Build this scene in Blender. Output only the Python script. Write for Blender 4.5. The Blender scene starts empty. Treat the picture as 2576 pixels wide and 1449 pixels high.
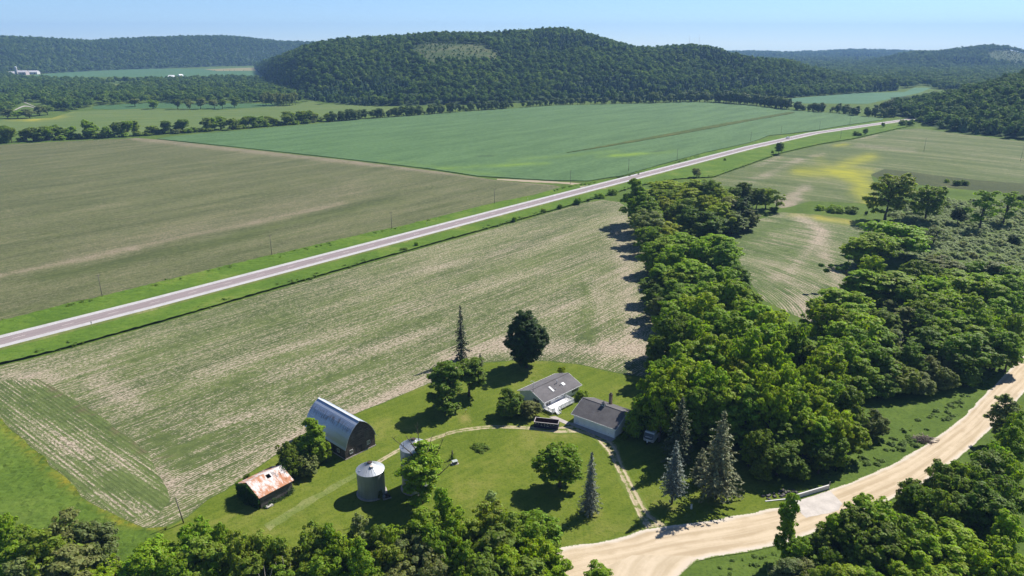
import bpy, bmesh, math, random
import numpy as np
from mathutils import Vector, Matrix, noise
R = math.radians
sc = bpy.context.scene
COL = sc.collection
random.seed(7)

# ------------------------------------------------------------------ camera
F, YH, H = 1789.0, 110.0, 95.0
TH = math.atan((724.5 - YH) / F); SN, CS = math.sin(TH), math.cos(TH)
def G(x, y, z=0.0):
    """ground point seen at plan coordinates (x, y)"""
    u = (x - 1288) / F; v = (724.5 - y) / F
    t = (H - z) / (SN - v * CS)
    return (u * t, (CS + v * SN) * t)
def P(X, Y, Z=0.0):
    zz = Z - H
    d = Y * CS - zz * SN
    return (1288 + F * X / d, 724.5 - F * (Y * SN + zz * CS) / d)
def depth(X, Y, Z=0.0): return Y * CS - (Z - H) * SN
cam = bpy.data.cameras.new('camera'); cam_o = bpy.data.objects.new('camera', cam); COL.objects.link(cam_o)
cam_o.location = (0, 0, H); cam_o.rotation_euler = (math.pi / 2 - TH, 0, 0)
cam.sensor_width = 36; cam.lens = 36 * F / 2576; cam.clip_end = 30000; cam.clip_start = 1
sc.camera = cam_o

# ------------------------------------------------------------------ light
SUN_EL, SUN_AZ = R(46), R(41)       # azimuth measured from +X towards +Y
sd = Vector((math.cos(SUN_EL) * math.cos(SUN_AZ), math.cos(SUN_EL) * math.sin(SUN_AZ), math.sin(SUN_EL)))
sun = bpy.data.lights.new('sun', 'SUN'); sun.energy = 4.8; sun.angle = R(0.53); sun.color = (1, .955, .88)
so = bpy.data.objects.new('sun', sun); COL.objects.link(so); so.rotation_euler = sd.to_track_quat('Z', 'Y').to_euler()
so.location = (0, 0, 400)
w = bpy.data.worlds.new('World'); sc.world = w; w.use_nodes = True
nt = w.node_tree; nt.nodes.clear()
sky = nt.nodes.new('ShaderNodeTexSky'); sky.sky_type = 'NISHITA'; sky.sun_disc = False
sky.sun_elevation = SUN_EL; sky.sun_rotation = math.pi / 2 - SUN_AZ
sky.altitude = 2000; sky.air_density = 0.8; sky.dust_density = 0.0; sky.ozone_density = 5.0
bg = nt.nodes.new('ShaderNodeBackground'); bg.inputs[1].default_value = 0.080
wo = nt.nodes.new('ShaderNodeOutputWorld')
nt.links.new(sky.outputs[0], bg.inputs[0]); nt.links.new(bg.outputs[0], wo.inputs[0])
vs = sc.view_settings; vs.view_transform = 'Standard'; vs.look = 'None'; vs.exposure = 0.80; vs.gamma = 1
sc.render.engine = 'CYCLES'
cy = sc.cycles
cy.max_bounces = 6; cy.diffuse_bounces = 3; cy.glossy_bounces = 2; cy.transmission_bounces = 3
cy.volume_bounces = 0; cy.transparent_max_bounces = 4; cy.use_denoising = True
cy.caustics_reflective = False; cy.caustics_refractive = False
cy.use_adaptive_sampling = True; cy.adaptive_threshold = 0.015
cy.sample_clamp_indirect = 6

# ------------------------------------------------------------------ helpers: materials
def mat(name):
    m = bpy.data.materials.new(name); m.use_nodes = True; m.node_tree.nodes.clear()
    return m
def N(m, typ, ins=None, out=0, **props):
    n = m.node_tree.nodes.new('ShaderNode' + typ)
    for k, v in props.items(): setattr(n, k, v)
    for k, v in (ins or {}).items():
        s = n.inputs[k]
        if isinstance(v, bpy.types.NodeSocket): m.node_tree.links.new(v, s)
        else:
            if s.type == 'RGBA' and len(v) == 3: v = (*v, 1)
            s.default_value = v
    return n.outputs[out] if out is not None else n
def MA(m, op, a, b=0.0, c=0.0, clamp=False):
    return N(m, 'Math', {0: a, 1: b, 2: c}, operation=op, use_clamp=clamp)
def MIX(m, f, a, b, blend='MIX'):
    n = m.node_tree.nodes.new('ShaderNodeMix'); n.data_type = 'RGBA'; n.blend_type = blend; n.clamp_factor = True
    for i, v in ((0, f), (6, a), (7, b)):
        s = n.inputs[i]
        if isinstance(v, bpy.types.NodeSocket): m.node_tree.links.new(v, s)
        else: s.default_value = (*v, 1) if (i > 0 and len(v) == 3) else v
    return n.outputs[2]
def STEP(m, x, lo, hi):
    return N(m, 'MapRange', {0: x, 1: lo, 2: hi, 3: 0.0, 4: 1.0}, interpolation_type='SMOOTHSTEP')
def SCALE(m, vec, s): return N(m, 'VectorMath', {0: vec, 1: s}, operation='MULTIPLY')
def NOISE(m, vec, scale=1.0, detail=3.0, rough=.55, dist=0.0):
    return N(m, 'TexNoise', {'Vector': vec, 'Scale': scale, 'Detail': detail, 'Roughness': rough, 'Distortion': dist})
def POS(m): return N(m, 'NewGeometry', out=0)
def OBJC(m): return N(m, 'TexCoord', out=3)
def OUT(m, col, rough=.8, bump=None, spec=.25, metal=0.0, bs=.5, bd=.1):
    ins = {'Base Color': col, 'Roughness': rough, 'Metallic': metal, 'Specular IOR Level': spec}
    if bump is not None:
        ins['Normal'] = N(m, 'Bump', {'Height': bump, 'Strength': bs, 'Distance': bd})
    b = N(m, 'BsdfPrincipled', ins)
    N(m, 'OutputMaterial', {0: b}, out=None)
    return m
def plain(name, col, rough=.7, var=.18, scale=1.5, spec=.3, metal=0.0, bump=0.0):
    """weathered uniform surface: blotches and grain in object space"""
    m = mat(name); o = OBJC(m)
    n1 = NOISE(m, o, scale, 5, .65); n2 = NOISE(m, o, scale * 9, 3, .6)
    f = MA(m, 'ADD', MA(m, 'MULTIPLY', n1, .7), MA(m, 'MULTIPLY', n2, .3))
    f = STEP(m, f, .3, .7)
    lo = tuple(c * (1 - var) for c in col); hi = tuple(min(1, c * (1 + var * .8)) for c in col)
    c = MIX(m, f, lo, hi)
    return OUT(m, c, rough, n2 if bump else None, spec, metal, bump or .1, .05)

def coords(m, ang=0.0, ring=None):
    """row space: x runs along the crop rows, y across them"""
    p = POS(m)
    if ring is None:
        return N(m, 'VectorRotate', {'Vector': p, 'Angle': -ang}, rotation_type='Z_AXIS')
    d = N(m, 'VectorMath', {0: p, 1: (ring[0], ring[1], 0)}, operation='SUBTRACT')
    s = N(m, 'SeparateXYZ', {0: d}, out=None)
    r = MA(m, 'SQRT', MA(m, 'ADD', MA(m, 'MULTIPLY', s.outputs[0], s.outputs[0]), MA(m, 'MULTIPLY', s.outputs[1], s.outputs[1])))
    a = MA(m, 'MULTIPLY', MA(m, 'ARCTAN2', s.outputs[1], s.outputs[0]), ring[2])
    return N(m, 'CombineXYZ', {0: a, 1: r, 2: 0.0})

def crop(name, g1, g2, straw, ang=0.0, ring=None, base=.0, streak=.9, patch=.8, fine=1.0, thin=.5, rows=.15, row_w=.76, lo=.38, hi=.62,
         yel=(.30, .27, .03), soil=(.12, .085, .055), bump=.6, fs=1.0):
    m = mat(name); q = coords(m, ang, ring)
    at = N(m, 'Attribute', attribute_name='paint', out=None)
    ch = N(m, 'SeparateColor', {0: at.outputs[0]}, out=None)
    ns = NOISE(m, SCALE(m, q, (.010, .060, 0)), 1, 4, .6)
    np_ = NOISE(m, SCALE(m, q, (.035, .085, 0)), 1, 4, .65, .6)
    nt_ = NOISE(m, SCALE(m, q, (.022, 1.1, 0)), 1, 4, .72)
    nf = NOISE(m, SCALE(m, q, (1.0 * fs, 2.0 * fs, 1.0)), 1, 5, .78)
    nf2 = NOISE(m, SCALE(m, q, (.32, .42, 1.0)), 1, 3, .6)
    sy = N(m, 'SeparateXYZ', {0: q}, out=None)
    rw = MA(m, 'SINE', MA(m, 'MULTIPLY', sy.outputs[1], 2 * math.pi / row_w))
    def t(x, k): return MA(m, 'MULTIPLY', MA(m, 'SUBTRACT', x, .5), k)
    f = MA(m, 'ADD', t(ns, streak), t(np_, patch))
    f = MA(m, 'ADD', f, t(nf, fine)); f = MA(m, 'ADD', f, t(nt_, thin)); f = MA(m, 'ADD', f, t(nf2, fine * .16))
    f = MA(m, 'ADD', f, MA(m, 'MULTIPLY', rw, rows * .5))
    f = MA(m, 'ADD', f, MA(m, 'ADD', MA(m, 'MULTIPLY', ch.outputs[0], .6), .5 + base - .3))
    f = STEP(m, f, lo, hi)
    gmix = MIX(m, STEP(m, MA(m, 'ADD', MA(m, 'MULTIPLY', nf2, .5), MA(m, 'MULTIPLY', ns, .5)), .35, .65), g1, g2)
    gmix = MIX(m, MA(m, 'MULTIPLY', STEP(m, nf, .58, .75), .5), gmix, tuple(c * 1.5 for c in g2))
    gmix = MIX(m, MA(m, 'MULTIPLY', STEP(m, nf, .45, .25), .55), gmix, tuple(c * .35 for c in g1))
    st = MIX(m, STEP(m, nf, .35, .6), soil, straw)
    c = MIX(m, f, gmix, st)
    yf = MA(m, 'MULTIPLY', ch.outputs[1], STEP(m, MA(m, 'ADD', MA(m, 'MULTIPLY', np_, .5), MA(m, 'MULTIPLY', nt_, .5)), .3, .62))
    c = MIX(m, yf, c, yel)
    c = MIX(m, ch.outputs[2], c, soil)
    hb = MA(m, 'ADD', nf, MA(m, 'MULTIPLY', rw, .12))
    return OUT(m, c, .9, hb, .12, 0, bump, .35)

def grass(name, a, b, dry, dryamt=.25, fine=2.2, ang=0.6, mow=.0):
    m = mat(name); p = POS(m)
    q = N(m, 'VectorRotate', {'Vector': p, 'Angle': -ang}, rotation_type='Z_AXIS')
    at = N(m, 'Attribute', attribute_name='paint', out=None)
    ch = N(m, 'SeparateColor', {0: at.outputs[0]}, out=None)
    n1 = NOISE(m, SCALE(m, p, (.05, .05, .05)), 1, 5, .6, .5)
    n2 = NOISE(m, SCALE(m, p, (.35, .35, .35)), 1, 4, .65)
    n3 = NOISE(m, SCALE(m, p, (fine, fine, fine)), 1, 3, .7)
    n4 = NOISE(m, SCALE(m, q, (.03, .8, 0)), 1, 2, .5)
    f = MA(m, 'ADD', MA(m, 'MULTIPLY', n1, .4), MA(m, 'ADD', MA(m, 'MULTIPLY', n2, .3), MA(m, 'MULTIPLY', n3, .3)))
    f = MA(m, 'ADD', f, MA(m, 'MULTIPLY', MA(m, 'SUBTRACT', n4, .5), mow))
    c = MIX(m, STEP(m, f, .36, .64), a, b)
    d = MA(m, 'ADD', MA(m, 'MULTIPLY', STEP(m, n1, .5, .75), dryamt), ch.outputs[0])
    d = MA(m, 'MULTIPLY', d, STEP(m, n2, .3, .6))
    c = MIX(m, d, c, dry)
    c = MIX(m, MA(m, 'MULTIPLY', ch.outputs[1], STEP(m, n2, .35, .6)), c, (.25, .20, .02))
    c = MIX(m, MA(m, 'MULTIPLY', STEP(m, n3, .48, .3), .45), c, tuple(x * .5 for x in a))
    return OUT(m, c, .95, n3, .08, 0, .5, .25)

def gravel(name, a, b, edge, worn=0.0):
    m = mat(name); p = POS(m)
    uv = N(m, 'UVMap', uv_map='UVMap')
    s = N(m, 'SeparateXYZ', {0: uv}, out=None)
    u = s.outputs[0]
    v = N(m, 'CombineXYZ', {0: MA(m, 'MULTIPLY', u, 9.0), 1: MA(m, 'MULTIPLY', s.outputs[1], .045), 2: 0.0})
    n1 = NOISE(m, v, 1, 4, .6, .3)
    n2 = NOISE(m, SCALE(m, p, (.22, .22, .22)), 1, 4, .6)
    n3 = NOISE(m, SCALE(m, p, (2.6, 2.6, 2.6)), 1, 3, .7)
    f = MA(m, 'ADD', MA(m, 'MULTIPLY', n1, .6), MA(m, 'ADD', MA(m, 'MULTIPLY', n2, .25), MA(m, 'MULTIPLY', n3, .15)))
    f = MA(m, 'ADD', f, MA(m, 'MULTIPLY', MA(m, 'SINE', MA(m, 'ADD', MA(m, 'MULTIPLY', u, 27.0), MA(m, 'MULTIPLY', n2, 4.0))), .055))
    c = MIX(m, STEP(m, f, .34, .64), a, b)
    ed = MA(m, 'ABSOLUTE', MA(m, 'SUBTRACT', u, .5))
    ef = STEP(m, MA(m, 'ADD', ed, MA(m, 'MULTIPLY', MA(m, 'SUBTRACT', n2, .5), .16)), .35, .47)
    c = MIX(m, MA(m, 'MULTIPLY', ef, .8), c, edge)
    gf = STEP(m, MA(m, 'ADD', ed, MA(m, 'MULTIPLY', MA(m, 'SUBTRACT', MA(m, 'ADD', MA(m, 'MULTIPLY', n2, .5), MA(m, 'MULTIPLY', n3, .5)), .5), .22)), .468, .50)
    c = MIX(m, gf, c, (.10, .15, .025))
    if worn:
        n4 = NOISE(m, SCALE(m, p, (.6, .6, .6)), 1, 4, .7)
        mid = MA(m, 'MULTIPLY', STEP(m, ed, .16, .04), .55)
        wf = MA(m, 'ADD', MA(m, 'ADD', n4, MA(m, 'MULTIPLY', mid, .25)), MA(m, 'MULTIPLY', STEP(m, ed, .25, .5), .38))
        c = MIX(m, MA(m, 'MULTIPLY', STEP(m, wf, .52, .68), worn), c, MIX(m, n3, (.075, .12, .012), (.13, .17, .02)))
    return OUT(m, c, .95, n3, .1, 0, .35, .1)

# ------------------------------------------------------------------ helpers: objects
def tag(o, label=None, cat=None, group=None, kind=None):
    if label: o['label'] = label
    if cat: o['category'] = cat
    if group: o['group'] = group
    if kind: o['kind'] = kind
    return o
def link(name, me, m=None, parent=None):
    o = bpy.data.objects.new(name, me); COL.objects.link(o)
    if m is not None:
        for x in (m if isinstance(m, (list, tuple)) else [m]): me.materials.append(x)
    if parent is not None: o.parent = parent
    return o
def empty(name, loc, rz=0.0):
    o = bpy.data.objects.new(name, None); COL.objects.link(o); o.location = (loc[0], loc[1], loc[2] if len(loc) > 2 else 0)
    o.rotation_euler = (0, 0, rz); o.empty_display_size = .5
    return o
def mesh_np(name, v, faces_flat, sizes, smooth=False):
    me = bpy.data.meshes.new(name)
    v = np.asarray(v, dtype=np.float32); ff = np.asarray(faces_flat, dtype=np.int32).ravel(); sz = np.asarray(sizes, dtype=np.int32)
    me.vertices.add(len(v)); me.vertices.foreach_set('co', v.ravel())
    me.loops.add(len(ff)); me.loops.foreach_set('vertex_index', ff)
    me.polygons.add(len(sz)); st = np.zeros(len(sz), np.int32); st[1:] = np.cumsum(sz)[:-1]
    me.polygons.foreach_set('loop_start', st)
    if smooth: me.polygons.foreach_set('use_smooth', np.ones(len(sz), bool))
    me.update(calc_edges=True); me.validate()
    return me
class MB:
    """collects boxes, bars, tubes and polygons and links them as one mesh object"""
    def __init__(s): s.bm = bmesh.new()
    def face(s, pts, mi=0):
        f = s.bm.faces.new([s.bm.verts.new(p) for p in pts]); f.material_index = mi; return s
    def hull8(s, p, mi=0):
        v = [s.bm.verts.new(q) for q in p]
        for f in ((0, 3, 2, 1), (4, 5, 6, 7), (0, 1, 5, 4), (1, 2, 6, 5), (2, 3, 7, 6), (3, 0, 4, 7)):
            s.bm.faces.new([v[i] for i in f]).material_index = mi
        return s
    def box(s, x0, x1, y0, y1, z0, z1, mi=0):
        return s.hull8([(x0, y0, z0), (x1, y0, z0), (x1, y1, z0), (x0, y1, z0), (x0, y0, z1), (x1, y0, z1), (x1, y1, z1), (x0, y1, z1)], mi)
    def bar(s, a, b, w, h=None, mi=0):
        a, b = Vector(a), Vector(b); d = (b - a).normalized(); h = h or w
        up = Vector((0, 0, 1)) if abs(d.z) < .95 else Vector((1, 0, 0))
        x = d.cross(up).normalized() * w / 2; y = x.cross(d).normalized() * h / 2
        return s.hull8([a - x - y, a + x - y, a + x + y, a - x + y, b - x - y, b + x - y, b + x + y, b - x + y], mi)
    def tube(s, path, rad, seg=8, mi=0, cap=True):
        rings = []
        for i, p in enumerate(path):
            p = Vector(p); a = Vector(path[max(0, i - 1)]); b = Vector(path[min(len(path) - 1, i + 1)])
            d = (b - a).normalized(); up = Vector((0, 0, 1)) if abs(d.z) < .9 else Vector((1, 0, 0))
            x = d.cross(up).normalized(); y = d.cross(x)
            r = rad[i] if isinstance(rad, (list, tuple)) else rad
            rings.append([s.bm.verts.new(p + (x * math.cos(t) + y * math.sin(t)) * r) for t in [2 * math.pi * k / seg for k in range(seg)]])
        for q, r in zip(rings, rings[1:]):
            for k in range(seg):
                f = s.bm.faces.new((q[k], q[(k + 1) % seg], r[(k + 1) % seg], r[k])); f.smooth = True; f.material_index = mi
        if cap:
            for ring in (rings[0][::-1], rings[-1]): s.bm.faces.new(ring).material_index = mi
        return s
    def lathe(s, prof, seg=24, mi=0, cx=0, cy=0):
        rings = [[s.bm.verts.new((cx + r * math.cos(2 * math.pi * k / seg), cy + r * math.sin(2 * math.pi * k / seg), z)) for k in range(seg)] for r, z in prof]
        for q, r in zip(rings, rings[1:]):
            for k in range(seg):
                f = s.bm.faces.new((q[k], q[(k + 1) % seg], r[(k + 1) % seg], r[k])); f.material_index = mi
        s.bm.faces.new(rings[-1]).material_index = mi
        return s
    def build(s, name, m, parent=None, loc=None, fix=True):
        if fix: bmesh.ops.recalc_face_normals(s.bm, faces=s.bm.faces)
        me = bpy.data.meshes.new(name); s.bm.to_mesh(me); s.bm.free()
        o = link(name, me, m, parent)
        if loc: o.location = loc
        return o
def copy_tree(o, parent=None):
    c = o.copy(); COL.objects.link(c)
    if parent is not None: c.parent = parent
    for ch in o.children: copy_tree(ch, c)
    return c
def hsh(x, y, s=0): return noise.noise(Vector((x, y, s * 7.31)))

def inpoly(x, y, poly):
    c = False; j = len(poly) - 1
    for i in range(len(poly)):
        xi, yi = poly[i]; xj, yj = poly[j]
        if (yi > y) != (yj > y) and x < (xj - xi) * (y - yi) / (yj - yi) + xi: c = not c
        j = i
    return c
def resample(pts, step, jit=0.0, closed=True):
    out = []; n = len(pts)
    for i in range(n if closed else n - 1):
        a, b = pts[i], pts[(i + 1) % n]
        L = math.dist(a, b); k = max(1, min(60, int(L / step)))
        for j in range(k):
            t = j / k
            x, y = a[0] + (b[0] - a[0]) * t, a[1] + (b[1] - a[1]) * t
            if jit: x += hsh(x * .35, y * .35, 1) * jit; y += hsh(x * .35, y * .35, 2) * jit
            out.append((x, y))
    if not closed: out.append(pts[-1])
    return out
def sheet(name, px, z, m, step=4.0, paint=None, jit=.6, relief=None, skirt=0.0, world=False, seg=4.0):
    """a flat sheet cut into a grid; paint(px, py) -> (r, g, b) is what grows or lies there"""
    pts = px if world else [G(*p) for p in px]
    pts = resample(pts, seg, jit)
    bm = bmesh.new()
    f = bm.faces.new([bm.verts.new((x, y, 0)) for x, y in pts])
    f.normal_update()
    if f.normal.z < 0: f.normal_flip()
    bmesh.ops.triangulate(bm, faces=bm.faces[:])
    xs = [p[0] for p in pts]; ys = [p[1] for p in pts]
    if step:
        for ax, lo, hi in ((0, min(xs), max(xs)), (1, min(ys), max(ys))):
            k = math.floor(lo / step) + 1
            while k * step < hi:
                co = (k * step, 0, 0) if ax == 0 else (0, k * step, 0); no = (1, 0, 0) if ax == 0 else (0, 1, 0)
                bmesh.ops.bisect_plane(bm, geom=bm.verts[:] + bm.edges[:] + bm.faces[:], plane_co=co, plane_no=no)
                k += 1
    for v in bm.verts:
        v.co.z = z + (relief(v.co.x, v.co.y) if relief else 0)
    if skirt:
        be = [e for e in bm.edges if e.is_boundary]
        r = bmesh.ops.extrude_edge_only(bm, edges=be)
        for v in [g for g in r['geom'] if isinstance(g, bmesh.types.BMVert)]: v.co.z = z - skirt
    me = bpy.data.meshes.new(name); bm.to_mesh(me); bm.free()
    if paint:
        ca = me.color_attributes.new('paint', 'FLOAT_COLOR', 'POINT')
        arr = np.zeros((len(me.vertices), 4), np.float32)
        for i, v in enumerate(me.vertices):
            q = P(v.co.x, v.co.y, 0); arr[i, :3] = paint(*q)
        ca.data.foreach_set('color', arr.ravel())
    return tag(link(name, me, m), kind='structure')
def segsum(feats, x, y):
    s = 0.0
    for (x0, y0, x1, y1, sg, amp) in feats:
        dx, dy = x1 - x0, (y1 - y0) * 1.6; L2 = dx * dx + dy * dy
        t = 0 if L2 == 0 else max(0, min(1, ((x - x0) * dx + (y - y0) * 1.6 * dy) / L2))
        d2 = (x - x0 - t * dx) ** 2 + ((y - y0) * 1.6 - t * dy) ** 2
        if d2 < 9 * sg * sg: s += amp * math.exp(-d2 / (2 * sg * sg))
    return s
def strip(name, left, right, z, m, nc=6, step=4.0, relief=None, world=False, jit=0.0, parent=None):
    """a ribbon between two edges; UV = (across 0..1, metres along)"""
    L = left if world else [G(*p) for p in left]; Rr = right if world else [G(*p) for p in right]
    A, B = [], []
    for i in range(len(L) - 1):
        n = max(1, min(80, int(max(math.dist(L[i], L[i + 1]), math.dist(Rr[i], Rr[i + 1])) / step)))
        for j in range(n):
            t = j / n
            def cr(Q):
                p0, p1, p2, p3 = Q[max(0, i - 1)], Q[i], Q[i + 1], Q[min(len(Q) - 1, i + 2)]
                return tuple(.5 * (2 * p1[k] + (p2[k] - p0[k]) * t + (2 * p0[k] - 5 * p1[k] + 4 * p2[k] - p3[k]) * t * t + (3 * p1[k] - p0[k] - 3 * p2[k] + p3[k]) * t ** 3) for k in (0, 1))
            A.append(cr(L)); B.append(cr(Rr))
    A.append(L[-1]); B.append(Rr[-1])
    bm = bmesh.new(); uvl = bm.loops.layers.uv.new('UVMap'); rows = []; s = 0; ss = []
    for i, (a, b) in enumerate(zip(A, B)):
        if i: s += math.dist(((a[0] + b[0]) / 2, (a[1] + b[1]) / 2), ((A[i - 1][0] + B[i - 1][0]) / 2, (A[i - 1][1] + B[i - 1][1]) / 2))
        ss.append(s); row = []
        for k in range(nc + 1):
            t = k / nc; x, y = a[0] + (b[0] - a[0]) * t, a[1] + (b[1] - a[1]) * t
            if jit and k in (0, nc): x += hsh(x * .5, y * .5, 3) * jit; y += hsh(x * .5, y * .5, 4) * jit
            row.append(bm.verts.new((x, y, z + (relief(t, x, y) if relief else 0))))
        rows.append(row)
    for i in range(len(rows) - 1):
        for k in range(nc):
            f = bm.faces.new((rows[i][k], rows[i + 1][k], rows[i + 1][k + 1], rows[i][k + 1]))
            for lp, (ii, kk) in zip(f.loops, ((i, k), (i + 1, k), (i + 1, k + 1), (i, k + 1))): lp[uvl].uv = (kk / nc, ss[ii])
    bm.normal_update()
    if sum(f.normal.z for f in bm.faces) < 0:
        bmesh.ops.reverse_faces(bm, faces=bm.faces[:])
    me = bpy.data.meshes.new(name); bm.to_mesh(me); bm.free()
    return tag(link(name, me, m, parent), kind='structure')
def offset(line, d):
    out = []
    for i, p in enumerate(line):
        a = line[max(0, i - 1)]; b = line[min(len(line) - 1, i + 1)]
        L = math.dist(a, b); nx, ny = -(b[1] - a[1]) / L, (b[0] - a[0]) / L
        out.append((p[0] + nx * d, p[1] + ny * d))
    return out
# ================================================================== GROUND
def LB(o, label, cat='ground'): return tag(o, label, cat)
m_ground = grass('meadow_grass', (.058, .095, .016), (.095, .145, .024), (.18, .17, .05), .25, 1.3)
m_lawn = grass('mown_lawn', (.080, .118, .012), (.128, .160, .020), (.22, .20, .06), .55, 1.6, R(43), .3)
m_verge = grass('roadside_grass', (.062, .118, .014), (.108, .178, .022), (.19, .19, .05), .45, 1.3)
m_tall = grass('tall_grass', (.058, .100, .014), (.098, .152, .022), (.13, .15, .04), .3, 1.1)
g = MB(); g.face([(-9000, -400, 0), (9000, -400, 0), (9000, 9500, 0), (-9000, 9500, 0)])
LB(tag(g.build('ground', m_ground), kind='structure'), 'wide green valley floor under the fields, roads and woods')

ROW = math.atan2(G(943, 616.7)[1] - G(0, 861.3)[1], G(943, 616.7)[0] - G(0, 861.3)[0])   # rows run along the highway
STRAW = (.42, .35, .265)
# --- the field beside the farm
F1 = [(-90, 935), (0, 921), (120, 893), (377, 822), (943, 658), (1321, 553), (1467, 511), (1516, 503), (1556, 508), (1590, 530), (1650, 640), (1690, 800), (1700, 945),
      (1640, 950), (1580, 942), (1520, 930), (1450, 915), (1380, 907), (1290, 906), (1220, 912), (1150, 935), (1074, 966), (1000, 998), (894, 1041), (760, 1092), (692, 1144),
      (566, 1233), (523, 1258), (466, 1301), (420, 1322), (370, 1327), (305, 1310), (235, 1271), (161, 1205), (78, 1123), (0, 1055), (-90, 1000)]
f1b = [(720, 1120, 1090, 948, 20, .85), (640, 1185, 760, 1095, 18, .5), (1120, 900, 1290, 862, 20, .8), (1290, 868, 1640, 885, 22, .85), (1560, 560, 1600, 880, 22, .6), (1500, 700, 1520, 860, 16, .35),
       (330, 1170, 420, 1215, 26, .75), (10, 945, 130, 950, 16, .6), (250, 965, 320, 1000, 26, .6), (560, 1060, 740, 1030, 18, .4), (430, 1240, 520, 1230, 20, .55), (480, 1200, 640, 1130, 14, .5),
       (500, 940, 900, 830, 14, .35), (640, 960, 1100, 830, 12, .4), (900, 720, 1400, 600, 14, .28), (1000, 780, 1500, 640, 14, .22), (120, 1085, 190, 1130, 14, .55), (60, 1045, 130, 1100, 10, .3),
       (520, 1290, 620, 1190, 8, .5), (1320, 790, 1450, 760, 14, .4),
       (330, 900, 720, 800, 16, -.35), (400, 1010, 640, 950, 18, -.45), (390, 1090, 470, 1170, 20, -.6), (700, 900, 1100, 800, 12, -.3), (1470, 720, 1490, 870, 8, -.5), (1440, 880, 1480, 840, 12, -.5),
       (1180, 700, 1500, 610, 16, -.25), (450, 1130, 520, 1100, 14, -.5), (740, 980, 960, 910, 14, -.35), (60, 900, 500, 800, 10, -.3)]
f1t = [(596 / 1.59 - 20, 1130, 400, 1175, 3, .5), (400, 1175, 415, 1225, 3, .5), (415, 1225, 462, 1290, 4, .5), (380, 1140, 420, 1150, 3, .4)]
m_f1 = crop('soybean_rows', (.062, .085, .026), (.115, .145, .042), STRAW, ROW, base=.13, streak=.5, patch=.42, fine=2.6, thin=1.7, rows=.30, lo=.30, hi=.76)
LB(sheet('field', F1, .03, m_f1, 3.0, lambda x, y: (segsum(f1b, x, y) * .75, 0, segsum(f1t, x, y))), 'young soybean field with bare straw patches between highway and farmyard', 'field')
HL = [(0, 960), (40, 953), (96, 953), (140, 978), (240, 1040), (330, 1105), (375, 1138), (420, 1230), (429, 1258), (405, 1290), (350, 1309), (305, 1303), (235, 1264), (161, 1198), (78, 1117), (0, 1050)]
ha, hb_ = G(96, 953), G(375, 1136)
m_hl = crop('headland_rows', (.060, .085, .025), (.108, .142, .040), STRAW, math.atan2(hb_[1] - ha[1], hb_[0] - ha[0]), base=.05, streak=.8, patch=.6, fine=1.8, thin=1.5, rows=.28, row_w=1.0, lo=.26, hi=.78)
hlb = [(100, 1060, 230, 1150, 10, .5), (150, 1110, 260, 1190, 10, .4), (240, 1240, 360, 1290, 14, .4), (110, 975, 370, 1140, 10, -.5), (300, 1200, 420, 1260, 18, -.6), (40, 960, 120, 970, 10, .4)]
LB(sheet('field', HL, .045, m_hl, 3.0, lambda x, y: (segsum(hlb, x, y), 0, segsum([(100, 953, 372, 1136, 2.2, .8)], x, y))), 'headland strip whose crop rows turn across the end of the soybean field', 'field')
# --- the field beyond the highway
F2 = [(-260, 880), (0, 814), (184, 767), (258, 751), (560, 676), (943, 587), (1010, 574), (1243, 515), (1346, 494), (1420, 473), (1395, 466), (1346, 462), (1258, 455), (1100, 431), (900, 406), (600, 373), (410, 352), (340, 347), (220, 353), (100, 359), (0, 364), (-260, 380)]
f2b = [(-40, 702, 330, 625, 6, .45), (330, 625, 640, 560, 5, .35), (640, 560, 860, 512, 5, .35), (340, 349, 900, 410, 6, .5), (900, 410, 1380, 464, 5, .55), (200, 640, 900, 480, 30, .18), (60, 805, 420, 715, 10, .3),
       (0, 712, 340, 640, 0, 0), (100, 700, 640, 590, 9, -.45), (600, 590, 1000, 500, 9, -.3)]
m_f2 = crop('thin_soybean', (.060, .074, .026), (.098, .115, .038), (.30, .25, .175), ROW, base=.10, streak=.35, patch=.3, fine=1.8, thin=.9, rows=.1, lo=.20, hi=.84)
LB(sheet('field', F2, .03, m_f2, 6.0, lambda x, y: (segsum(f2b, x, y), 0, 0), seg=10), 'wide dull olive soybean field beyond the highway', 'field')
# --- the blue-green field
F3 = [(395, 350), (600, 371), (900, 404), (1100, 428), (1200, 444), (1300, 450), (1390, 455), (1479, 456), (1560, 444), (1635, 423), (1657, 416), (1775, 384), (1887, 359), (1918, 348), (1935, 341), (1985, 337), (2048, 329), (2137, 314), (2222, 302),
      (2219, 298), (2110, 286), (2000, 279), (1891, 266.5), (1745, 257), (1635, 261), (1399, 266), (1159, 283), (920, 301), (818, 310), (600, 329), (430, 344)]
f3y = [(1100, 425, 1380, 412, 5, .5), (1250, 420, 1340, 412, 4, .5), (1540, 394, 1620, 388, 4, .9), (1500, 396, 1700, 382, 5, .5), (1140, 432, 1260, 442, 5, .5), (1290, 405, 1560, 380, 5, .35), (950, 405, 1140, 428, 5, .3)]
f3b = [(1205, 395, 1245, 392, 2.2, .9), (1640, 384, 1670, 378, 1.6, .7)]
m_f3 = crop('corn_canopy', (.060, .114, .040), (.098, .172, .064), (.16, .21, .09), ROW, base=-.12, streak=.7, patch=.6, fine=1.5, thin=1.0, rows=.10, lo=.22, hi=.86, yel=(.15, .24, .03), soil=(.04, .07, .03), bump=.9, fs=.8)
LB(sheet('field', F3, .55, m_f3, 7.0, lambda x, y: (0, segsum(f3y, x, y), segsum(f3b, x, y)), seg=10, skirt=.55, relief=lambda x, y: .18 * hsh(x * .25, y * .25, 5)), 'large blue green field of young corn below the wooded hill', 'field')
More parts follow.
